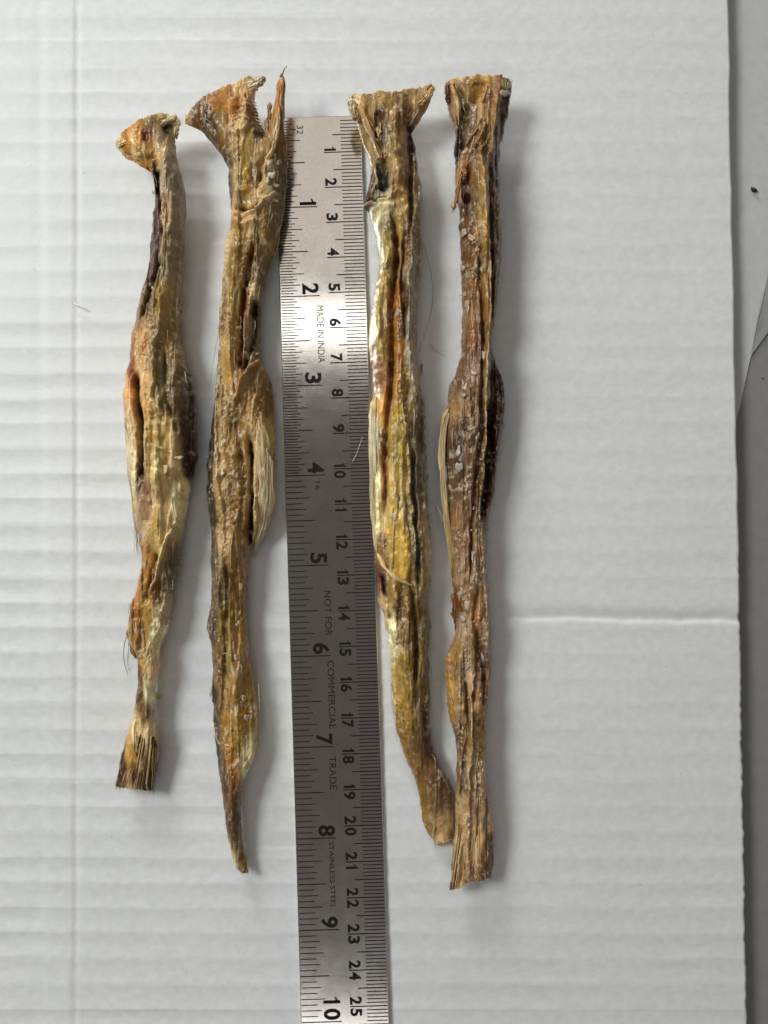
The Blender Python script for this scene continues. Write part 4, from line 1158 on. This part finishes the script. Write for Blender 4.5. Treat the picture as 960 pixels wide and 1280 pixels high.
c3.ribbon([(470, 496, 8.0), (467.5, 520, 8.8), (466.5, 560, 8.8), (467.5, 610, 8.0), (469, 655, 7.2), (471, 690, 6.6)], [6, 7.5, 6.5, 6, 4.5, 3], [(222, 180, 110), CR, (220, 205, 165), (205, 188, 148), CR], 'fibre_flap', th=0.9, lobes=4, arch=0.8, seed=34)
c3.ribbon([(470, 688, 6.6), (478, 705, 8.6), (492, 720, 10.4), (506, 728, 10.6), (521, 733, 9.6)], [2.6, 3.2, 2.6, 1.9, 0.8], [(222, 200, 150), (215, 188, 135), (212, 186, 130), (215, 190, 135), (215, 195, 145)], 'cross_strip', th=0.6, lobes=2, arch=0.5, seed=35, fray=1)
c3.strand([(472, 676, 8), (480, 684, 8.8), (486, 683, 9.4)], 0.09, 0.03, CR, 'fibre')
c3.strand([(471, 440, 9), (480, 456, 9.2), (486, 459, 8.8)], 0.10, 0.04, CR, 'fibre')
c3.strand([(474, 452, 9), (481, 463, 9), (484, 464, 8.8)], 0.08, 0.04, CR, 'fibre')
c3.strand([(528, 300, 4), (535, 325, 1.6), (541, 358, 0.4), (540, 385, 0.3), (533, 412, 0.6), (523, 442, 3)], 0.055, 0.04, (150, 128, 96), 'loose_hair', n=24, wob=0.3)
c3.strand([(489, 820, 4.5), (489, 870, 4), (494, 905, 3), (498, 928, 1.5)], 0.14, 0.05, (205, 185, 140), 'fibre')
c3.strand([(502, 926, 1.5), (499, 930, 0.8), (496, 934, 0.4)], 0.07, 0.03, WH, 'fibre')
for x, y, rx, ry_ in ((494, 797, 4, 6), (485, 340, 1.6, 2), (527, 460, 1.5, 5), (500, 628, 5, 6), (494, 618, 3, 4), (476, 540, 2, 5), (533, 695, 3, 6), (528, 670, 2.5, 4), (500, 525, 4, 4), (475, 558, 2.4, 6), (492, 646, 4, 5), (517, 470, 2.4, 7), (505, 775, 3, 4)):
    c3.flake(x, y, rx, ry_, (212, 196, 150), 0.4)
for k in range(16):                                            # pale knobbly seams along the trough
    y = 505 + k * 12.4
    c3.flake(507 + (y - 505) * 0.055 + c3.rng.uniform(-1.5, 1.5), y, c3.rng.uniform(1.4, 2.4), c3.rng.uniform(2, 4), (195, 180, 138), 0.5, 'crumb')
    c3.flake(529 + (y - 505) * 0.045 + c3.rng.uniform(-1.5, 1.0), y + 5, c3.rng.uniform(1.4, 2.2), c3.rng.uniform(2, 4.5), (192, 178, 145), 0.5, 'crumb')
c3.ribbon([(444, 150, 11.2), (441, 136, 11.6), (438, 122, 11.8)], [2.6, 4.4, 3.0], [(185, 155, 105), (208, 184, 138), (222, 204, 165)], 'torn_edge', th=0.6, lobes=3, arch=0.4, seed=56, fray=3)
c3.ribbon([(522, 132, 11.4), (533, 121, 11.8), (542, 107, 11.8)], [3, 4.6, 1.8], [(175, 140, 95), (205, 165, 105), (215, 175, 105)], 'torn_edge', th=0.7, lobes=3, arch=0.5, seed=57, fray=3)
c3.scatter_fibres(60, 36, 75, PALE)

# ---- brown stick farthest from the score lines ----------------------------------
L = [(557.5, 125), (562.5, 142), (568, 162), (569, 180), (567, 192), (569, 210), (570, 240), (573, 265), (575, 300), (576, 330), (577.5, 400), (576, 442), (570, 465), (562.5, 482), (560, 502), (556, 520), (555, 540), (556, 570), (558, 600), (560, 635), (562, 660), (565, 690), (566, 740), (568, 760), (570, 785), (566, 800),
     (561, 811), (556, 823), (557.5, 862), (561, 895), (567.5, 920), (572, 945), (570, 970), (569, 1012), (567.5, 1050)]
R = [(636, 137), (631, 160), (626, 182), (623, 205), (624, 235), (625, 270), (627.5, 305), (625, 342), (621, 367), (617.5, 400), (613, 420), (614, 435), (620, 457), (629, 477), (631, 492), (630, 520), (625, 552), (620, 590), (616, 620), (610, 645), (609, 670), (607, 695), (610, 740), (613, 770), (614, 810), (612.5, 837), (611, 862),
     (609, 900), (607.5, 937), (609, 975), (614, 1012), (617.5, 1037), (618, 1050)]
rows = [[(556, 106), (572, 103), (595, 102), (622, 102), (640, 105)],
        [(556.5, 115), (598, 113), (639, 114)],
        [(558, 126), (598, 124), (637, 125)]] + rows_lr(L, R, [142, 160, 180, 192, 208, 224, 240, 256, 268, 285, 303, 330, 342, 367, 400, 420, 435, 448, 460, 470, 480, 492, 504, 520, 538, 555, 572, 590, 602, 620, 636, 646, 660, 676, 694, 715, 740, 760, 772, 786, 800, 811, 823, 840, 862, 880, 898, 920, 938, 946, 972, 992, 1012, 1036]) + \
    [[(567, 1052), (618, 1052)], [(564, 1080), (617, 1076)], [(562.5, 1111), (574, 1106), (587, 1097), (614, 1094)]]
prof = [(102, 7, 5.0), (140, 5.5, 7.5), (200, 4, 9.5), (300, 3, 9.5), (420, 2, 10), (500, 0.6, 12), (560, 0.1, 12.5), (650, 0.2, 10.5), (740, 0.8, 9), (830, 1, 9), (930, 3, 7.5), (980, 4.2, 6.5), (1020, 4.2, 5.5), (1060, 3.4, 5), (1111, 3.2, 3)]
feats = [
    ([(600, 108), (598, 125), (594, 140)], 8, -2.2),
    ([(566, 108), (575, 125), (580, 145), (578, 170)], 3.5, -2.4, (80, 62, 36), 0.65),
    ([(573, 150), (574, 180), (573, 205)], 4.0, -3.2, (40, 28, 20), 0.85),
    ([(632, 118), (627, 145), (621, 175), (618, 210), (617, 250)], 6.5, -1.2, (78, 48, 25), 0.75),
    ([(622, 128), (616, 150), (613, 180), (611, 210)], 2.4, 1.4, (160, 125, 78), 0.65),
    ([(606, 112), (604, 128), (600, 138)], 1.6, 1.6, (200, 165, 100), 0.6),
    ([(605, 165), (597, 182), (590, 198)], 2.0, 1.4, (175, 140, 95), 0.6),
    ([(598, 160), (590, 178), (582, 190)], 1.8, 1.0, (165, 128, 82), 0.6),
    ([(609, 178), (601, 196), (596, 206)], 1.6, 1.0, (170, 135, 88), 0.5),
    ([(583, 215), (580, 240), (582, 262)], 5.0, -2.8, (66, 32, 18), 0.85),
    ([(598, 215), (601, 260), (602, 310), (602, 360), (604, 400)], 5, 2.0, (168, 132, 72), 0.6),
    ([(611, 200), (610, 240), (611, 280), (612, 330), (613, 380), (612, 420)], 2.2, -2.2, (85, 56, 30), 0.8),
    ([(607, 290), (609, 340), (609, 390), (606, 440), (603, 480), (603, 540), (600, 600)], 1.5, 1.2, (202, 175, 128), 0.7),
    ([(597, 300), (597, 350), (599, 400), (600, 440), (599, 490), (597, 540), (592, 590), (588, 640), (587, 690), (586, 730)], 2.2, -2.0, (96, 64, 36), 0.75),
    ([(614, 450), (614, 490), (611, 540), (609, 580), (606, 620), (602, 650)], 5.0, -5.0, (62, 36, 16), 0.92),
    ([(622, 470), (625, 500), (623, 530)], 4, -1.8, (66, 38, 18), 0.8),
    ([(580, 470), (584, 520), (582, 580), (580, 640)], 9, 1.2),
    ([(603, 560), (600, 600), (596, 640), (600, 690), (603, 720)], 2.5, 1.2, (165, 140, 110), 0.6),
    ([(594, 730), (590, 770), (595, 800), (593, 840), (590, 880)], 3.0, -1.8, (145, 92, 38), 0.75),
    ([(604, 720), (606, 770), (606, 810)], 2.5, 1.6, (195, 175, 145), 0.7),
    ([(600, 800), (603, 840), (601, 880)], 2.8, -1.8, (100, 66, 36), 0.7),
    ([(566, 815), (572, 850), (578, 890), (584, 920)], 6, 1.2),
    ([(580, 840), (582, 880), (581, 920), (577, 960), (575, 1000)], 1.8, -1.8, (88, 66, 46), 0.7),
    ([(588, 850), (587, 900), (585, 950), (584, 1000)], 1.8, 1.2, (188, 165, 128), 0.6),
    ([(609, 830), (609, 880), (607, 930)], 1.8, 1.0, (195, 172, 140), 0.7),
    ([(596, 950), (597, 1000), (594, 1050), (592, 1090)], 2.2, -1.2, (112, 84, 56), 0.6),
    ([(606, 990), (608, 1030), (607, 1070)], 2.0, -1.0, (105, 78, 50), 0.6),
    ([(574, 1020), (573, 1060), (570, 1100)], 1.6, -0.9, (105, 70, 46), 0.6),
    ([(584, 1030), (583, 1065), (580, 1100)], 1.6, 0.8, (212, 180, 132), 0.6),
]
cols = [(558, 112, (112, 67, 42)), (566, 106, (194, 154, 98)), (576, 104, PT), (580, 113, (142, 108, 57)), (595, 108, (170, 130, 58)), (606, 105, (194, 154, 83)), (600, 118, (174, 134, 67)), (616, 110, (152, 113, 72)), (625, 120, (132, 92, 62)), (636, 122, (66, 44, 30)), (575, 126, (132, 102, 52)), (590, 127, (152, 122, 72)), (610, 130, (122, 88, 62)), (620, 130, (152, 113, 77)),
        (562, 135, (132, 107, 82)), (570, 145, (162, 132, 92)), (581, 150, (88, 70, 40)), (591, 145, (132, 102, 62)), (601, 150, (172, 142, 98)), (612, 150, (152, 113, 62)), (620, 146, BR), (630, 138, (78, 48, 25)), (622, 170, (83, 53, 28)), (575, 186, (54, 38, 27)), (585, 180, (122, 92, 57)), (595, 176, (132, 98, 57)), (605, 182, (142, 112, 67)), (571, 200, (52, 36, 26)), (580, 205, (122, 78, 42)), (591, 202, (122, 83, 47)), (605, 202, (122, 88, 47)),
        (618, 196, (88, 55, 28)), (578, 217, (182, 124, 77)), (571, 238, (180, 135, 92)), (581, 262, (76, 42, 25)), (596, 222, (122, 92, 47)), (602, 242, (148, 113, 62)), (616, 232, (93, 68, 38)), (620, 262, (98, 78, 52)), (612, 272, (102, 73, 42)), (580, 290, (112, 78, 52)), (601, 290, (168, 132, 76)), (618, 302, (103, 78, 52)), (585, 322, (120, 88, 54)), (601, 332, (142, 104, 56)), (618, 337, (98, 78, 57)), (585, 362, (130, 96, 60)), (601, 372, (135, 98, 48)),
        (615, 382, (102, 78, 52)), (590, 402, (136, 100, 64)), (605, 412, (142, 104, 60)), (590, 442, (128, 88, 57)), (612, 430, BR), (616, 452, (62, 42, 27)), (573, 482, (122, 93, 67)), (590, 472, (142, 112, 87)), (606, 482, (152, 128, 97)), (620, 490, (66, 40, 21)), (618, 530, (80, 46, 23)), (613, 572, (80, 46, 20)), (610, 605, (104, 64, 33)), (626, 505, (110, 80, 50)), (570, 512, (152, 122, 87)), (575, 532, (93, 70, 52)), (582, 520, (132, 102, 72)), (594, 512, (122, 88, 57)),
        (570, 560, (84, 65, 52)), (581, 560, (128, 98, 72)), (590, 562, (128, 98, 72)), (572, 602, (112, 88, 67)), (584, 602, (128, 98, 72)), (594, 622, (112, 78, 47)), (580, 642, (142, 113, 87)), (600, 642, (132, 103, 77)), (574, 682, (142, 113, 87)), (601, 682, (142, 118, 92)), (575, 720, (152, 123, 92)), (600, 712, (152, 128, 102)), (570, 757, (122, 73, 33)), (580, 742, (132, 103, 77)), (590, 752, (152, 123, 92)), (600, 752, (142, 108, 72)), (610, 752, (168, 148, 122)),
        (576, 782, (152, 132, 112)), (611, 792, (152, 132, 112)), (584, 802, (142, 118, 82)), (570, 812, (142, 113, 62)), (565, 832, (152, 118, 72)), (575, 842, (152, 128, 97)), (583, 842, (182, 158, 132)), (606, 842, (122, 88, 57)), (562, 862, (174, 134, 62)), (572, 872, (162, 132, 92)), (582, 882, (142, 113, 77)), (600, 882, (132, 98, 57)), (575, 902, (152, 128, 97)), (590, 922, (142, 113, 67)), (600, 932, (152, 123, 77)), (573, 932, (132, 103, 77)),
        (586, 952, (162, 138, 107)), (601, 962, (172, 148, 117)), (578, 962, (122, 98, 72)), (575, 1002, (168, 143, 107)), (590, 1002, (162, 132, 97)), (605, 1002, (152, 123, 87)), (612, 1022, (168, 143, 102)), (580, 1032, (178, 148, 102)), (595, 1042, (188, 154, 102)), (611, 1052, (122, 88, 52)), (570, 1062, (162, 132, 87)), (585, 1067, (194, 158, 102)), (600, 1067, (142, 108, 67)), (566, 1097, (93, 53, 38)), (576, 1092, (204, 168, 122)), (590, 1087, (152, 118, 77)), (606, 1087, (113, 78, 47))]
c4 = Chew('brown dried stick with square-cut top, dark side slit and pale fibre bundle', rows, prof, feats, cols, 404, jag=(2.5, 1.2), crust=1.25)
c4.ribbon([(562, 509, 8.6), (556, 522, 8), (553, 545, 7), (553, 580, 6.4), (556, 620, 5.8), (560, 660, 5), (564, 700, 4), (566, 732, 3)], [2.2, 3.6, 3.8, 3.4, 3.0, 3.0, 3.0, 2.4], [(215, 180, 115), (205, 165, 105), (212, 178, 120), (215, 185, 125), (210, 182, 120), (195, 160, 95), (200, 170, 110), (190, 160, 110)], 'fibre_bundle', th=1.0, lobes=4, arch=0.8, seed=41, fray=5)
for k in range(7):
    c4.strand([(556 + k, 514 + abs(k - 4) * 2, 8.8), (550.5 + k * 1.0, 545, 8.0), (551 + k, 600, 7.2), (556 + k, 655, 5.8), (561 + k * 1.1, 690 + 6 * (k % 3), 4.4), (562 + k * 1.2, 722 + 5 * ((k * 2) % 4), 2.2)], 0.15, 0.05, PALE[(k * 2) % 5], 'fibre', n=16)
c4.strand([(556, 650, 4.5), (549, 638, 3), (546, 633, 2.4), (545, 642, 1.6), (549, 663, 0.5)], 0.09, 0.03, (205, 185, 145), 'fibre', n=14, wob=0.2)
c4.strand([(555, 652, 4.4), (551, 646, 3.2), (547, 634, 2.6)], 0.08, 0.03, (205, 185, 145), 'fibre', n=8, wob=0.2)
c4.ribbon([(628, 488, 5), (627, 510, 6), (622, 540, 6.4), (619, 580, 6), (615, 615, 5), (609, 643, 4.5)], [2.0, 3.2, 3.4, 2.8, 2.4, 1.6], [(150, 115, 75), (185, 160, 125), (190, 165, 130), (165, 138, 105), (175, 150, 118), (185, 160, 128)], 'fibre_flap', th=0.9, lobes=3, arch=0.6, seed=42)
c4.strand([(629, 534, 6), (631, 531, 6), (633, 529, 5.6)], 0.12, 0.04, (205, 180, 145), 'fibre')
c4.strand([(628, 520, 6), (630, 518, 6), (631, 515, 6)], 0.10, 0.04, (205, 180, 145), 'fibre')
c4.strand([(608, 645, 5), (606, 658, 6), (602, 672, 7)], 0.16, 0.05, (205, 182, 145), 'fibre')
c4.ribbon([(578, 212, 11), (574, 226, 10.4), (570, 244, 8.6), (567.5, 258, 7), (566, 264, 6)], [3.0, 2.6, 2.4, 1.8, 1.0], [(140, 98, 62), (190, 148, 104), (204, 166, 122), (215, 180, 140), (220, 195, 160)], 'peeled_sliver', th=0.7, lobes=2, arch=0.5, seed=43, fray=2)
c4.ribbon([(580, 210, 11.2), (581, 218, 11.6), (579, 226, 11)], [3.4, 3.0, 1.4], [(130, 92, 56), (158, 112, 70), (146, 102, 62)], 'peeled_sliver', th=0.6, lobes=2, arch=0.5, seed=44, fray=2)
c4.strand([(572, 128, 11), (573, 145, 11.2), (573, 156, 10.8)], 0.20, 0.06, (212, 182, 130), 'fibre')
c4.strand([(611, 215, 11), (611, 225, 11.4), (609, 240, 11.2)], 0.22, 0.06, (212, 188, 145), 'fibre')
c4.strand([(624, 136, 12), (620, 143, 12.2), (616, 152, 12)], 0.22, 0.06, (205, 172, 115), 'fibre')
for k in range(6):
    c4.strand([(606 - k * 2.6, 163 + k * 1.5, 12.4), (599 - k * 2.0, 180 + k, 12.4), (592 - k * 1.6, 197 + k * 0.5, 12)], 0.24, 0.08, [(180, 145, 98), (150, 112, 70), (190, 158, 112)][k % 3], 'fibre')
for k in range(14):                                            # tuft on the corner
    x = 624 + k * 1.1
    c4.strand([(x - 2, 111, 11), (x, 106, 11.6), (x + (k - 6) * 0.55, 100 - 2.5 * math.sin(k * 0.25), 11.4)], 0.13, 0.04, [(170, 145, 105), (205, 182, 140), (120, 95, 62)][k % 3], own=False)
for k in range(7):
    x = 570 + k * 1.6
    c4.strand([(x, 108, 11), (x, 103, 11.4), (x + c4.rng.uniform(-3, 3), 99 + c4.rng.uniform(-1, 2), 11)], 0.16, 0.05, (205, 178, 130), own=False)
c4.flush('tuft')
c4.brush(571, 612, 1046, [(562, 1112), (574, 1107), (587, 1099), (615, 1096)], 70, [(215, 182, 132), (150, 112, 72), (92, 60, 40), (200, 164, 112), (120, 84, 52), (225, 200, 155)])
c4.ribbon([(558, 104, 10.5), (558.5, 114, 11), (560, 126, 10.4)], [1.6, 2.4, 1.6], [(150, 85, 52), (122, 70, 44), (100, 62, 42)], 'torn_edge', th=1.0, lobes=1, arch=0.4, seed=45)
for x, y, rx, ry_, col, h in ((631, 116, 5.5, 5.5, (228, 206, 190), 0.8), (600, 155, 4.5, 7, (190, 160, 115), 0.5), (579.5, 291, 4, 5, (205, 185, 160), 0.4), (589, 297, 4.5, 4.5, (205, 178, 140), 0.4), (578, 335, 2.6, 5, (200, 178, 155), 0.4), (580, 368, 3, 3.5, (195, 165, 130), 0.4), (584, 382, 4, 6.5, (205, 178, 140), 0.4), (603, 337, 4, 3, (210, 182, 130), 0.4),
                              (584, 483, 5.5, 5, (214, 200, 178), 0.5), (579, 494, 3, 3.5, (205, 188, 165), 0.4), (592, 466, 4, 4, (195, 172, 145), 0.4), (573, 564, 3, 7, (205, 195, 180), 0.4), (574, 584, 4.5, 7, (215, 205, 192), 0.5), (590, 563, 2, 5, (190, 165, 135), 0.4), (601, 613, 2.5, 5, (222, 212, 195), 0.5), (592, 696, 3.5, 7, (212, 200, 185), 0.5), (601, 668, 2, 7, (190, 172, 145), 0.4),
                              (585, 757, 4.5, 8, (205, 188, 165), 0.5), (603, 824, 2.5, 9, (220, 205, 180), 0.5), (583, 832, 4, 6, (205, 185, 155), 0.4), (605, 444, 3, 7, (205, 185, 150), 0.4), (603, 938, 3, 3.5, (215, 180, 165), 0.4), (578, 772, 3, 6, (195, 178, 155), 0.4), (606, 300, 1.6, 6, (205, 185, 150), 0.3), (624, 312, 1.6, 4, (190, 170, 140), 0.3), (609, 760, 2, 8, (205, 188, 165), 0.4)):
    c4.flake(x, y, rx, ry_, col, h)
for k in range(40):                                            # gritty pale crumbs over the lower half
    y = c4.rng.uniform(540, 1000)
    r = int(np.argmin(np.abs(c4.Y.mean(1) - y)))
    cc = c4.rng.randrange(14, 82)
    c4.flake(c4.X[r, cc], c4.Y[r, cc], c4.rng.uniform(0.8, 1.7), c4.rng.uniform(1.2, 3.0), c4.rng.choice([(205, 188, 160), (190, 168, 138), (215, 200, 175)]), 0.35, 'crumb')
c4.ribbon([(566, 742, 5), (569, 765, 5), (570, 788, 4)], [2.4, 3.4, 1.0], [(135, 98, 58), (120, 84, 46), (108, 74, 40)], 'torn_flap', th=0.6, lobes=2, arch=0.4, seed=63, fray=3)
c4.scatter_fibres(90, 44, 60, PALE)


# ------------------------------------------------------------------ lint, hairs and crumbs
def lint(name, pts, r, mat, label, cat, z=0.0003, r1=None):
    P = np.array([pix(p[0], p[1], p[2] * 0.001 if len(p) > 2 else z) for p in curve_pts(pts, 12)])
    V, Fq = tube_geo(P, r, r1 if r1 else r * 0.5, 6)
    n = len(V)
    Fq = Fq + [list(range(5, -1, -1)), list(range(n - 6, n))]
    o = mesh_obj(name, V, [list(map(int, f)) for f in Fq], mat)
    tag(o, label, cat)


lint('lint_fibre', [(92, 379.5, 0.2), (100, 383, 0.7), (109, 388, 0.25)], 0.00021, M_LINT, 'tiny white lint fibre on the cardboard by the vertical score line', 'lint')
lint('lint_fibre', [(175, 146, 0.5), (179, 149.5, 1.6), (184, 153, 2.6)], 0.00028, M_LINT, 'white lint fibre touching the amber flared stick top', 'lint')
lint('lint_fibre', [(440, 578, 1.15), (446, 566, 1.5), (453, 546, 1.15)], 0.00005, M_LINT, 'fine white lint fibre on the steel ruler', 'lint')
lint('dark_hair', [(438, 503, 1.12), (434, 520, 1.2), (431, 540, 1.15), (430, 558, 1.12)], 0.00007, M_HAIR, 'fine dark hair on the ruler beside the numeral 9', 'hair')
lint('dark_hair', [(537, 430, 0.2), (543, 437, 0.35), (551, 443, 0.3), (557, 446, 0.2)], 0.00005, M_HAIR, 'thin curved hair on the cardboard between two sticks', 'hair')


def crumb(name, x, y, r, z, mat, label, sq=0.6, ang=0.0, seed=0):
    rr = random.Random(seed)
    c = pix(x, y, z)
    V, Fq = [], []
    n, m = 9, 5
    for i in range(m + 1):
        ph = math.pi * i / m
        for k in range(n):
            a = 2 * math.pi * k / n
            q = r * rr.uniform(0.75, 1.15)
            u, v = q * math.sin(ph) * math.cos(a), q * sq * math.sin(ph) * math.sin(a)
            V.append((c[0] + u * math.cos(ang) - v * math.sin(ang), c[1] + u * math.sin(ang) + v * math.cos(ang), z + r * 0.45 * (1 + math.cos(ph)) + 0.00002))
    for i in range(m):
        for k in range(n):
            Fq.append([i * n + k, (i + 1) * n + k, (i + 1) * n + (k + 1) % n, i * n + (k + 1) % n])
    o = mesh_obj(name, V, Fq, mat)
    tag(o, label, 'crumb')


crumb('dark_crumb', 941.5, 238.5, 0.00125, TZ, M_SPECK, 'black oblong crumb on the light grey paper beside the cardboard', 0.5, math.radians(-30), 1)
crumb('dark_crumb', 953, 473, 0.00033, TZ - 0.0004, M_SPECK, 'small black crumb on the dark grey table', 0.6, 0.2, 2)
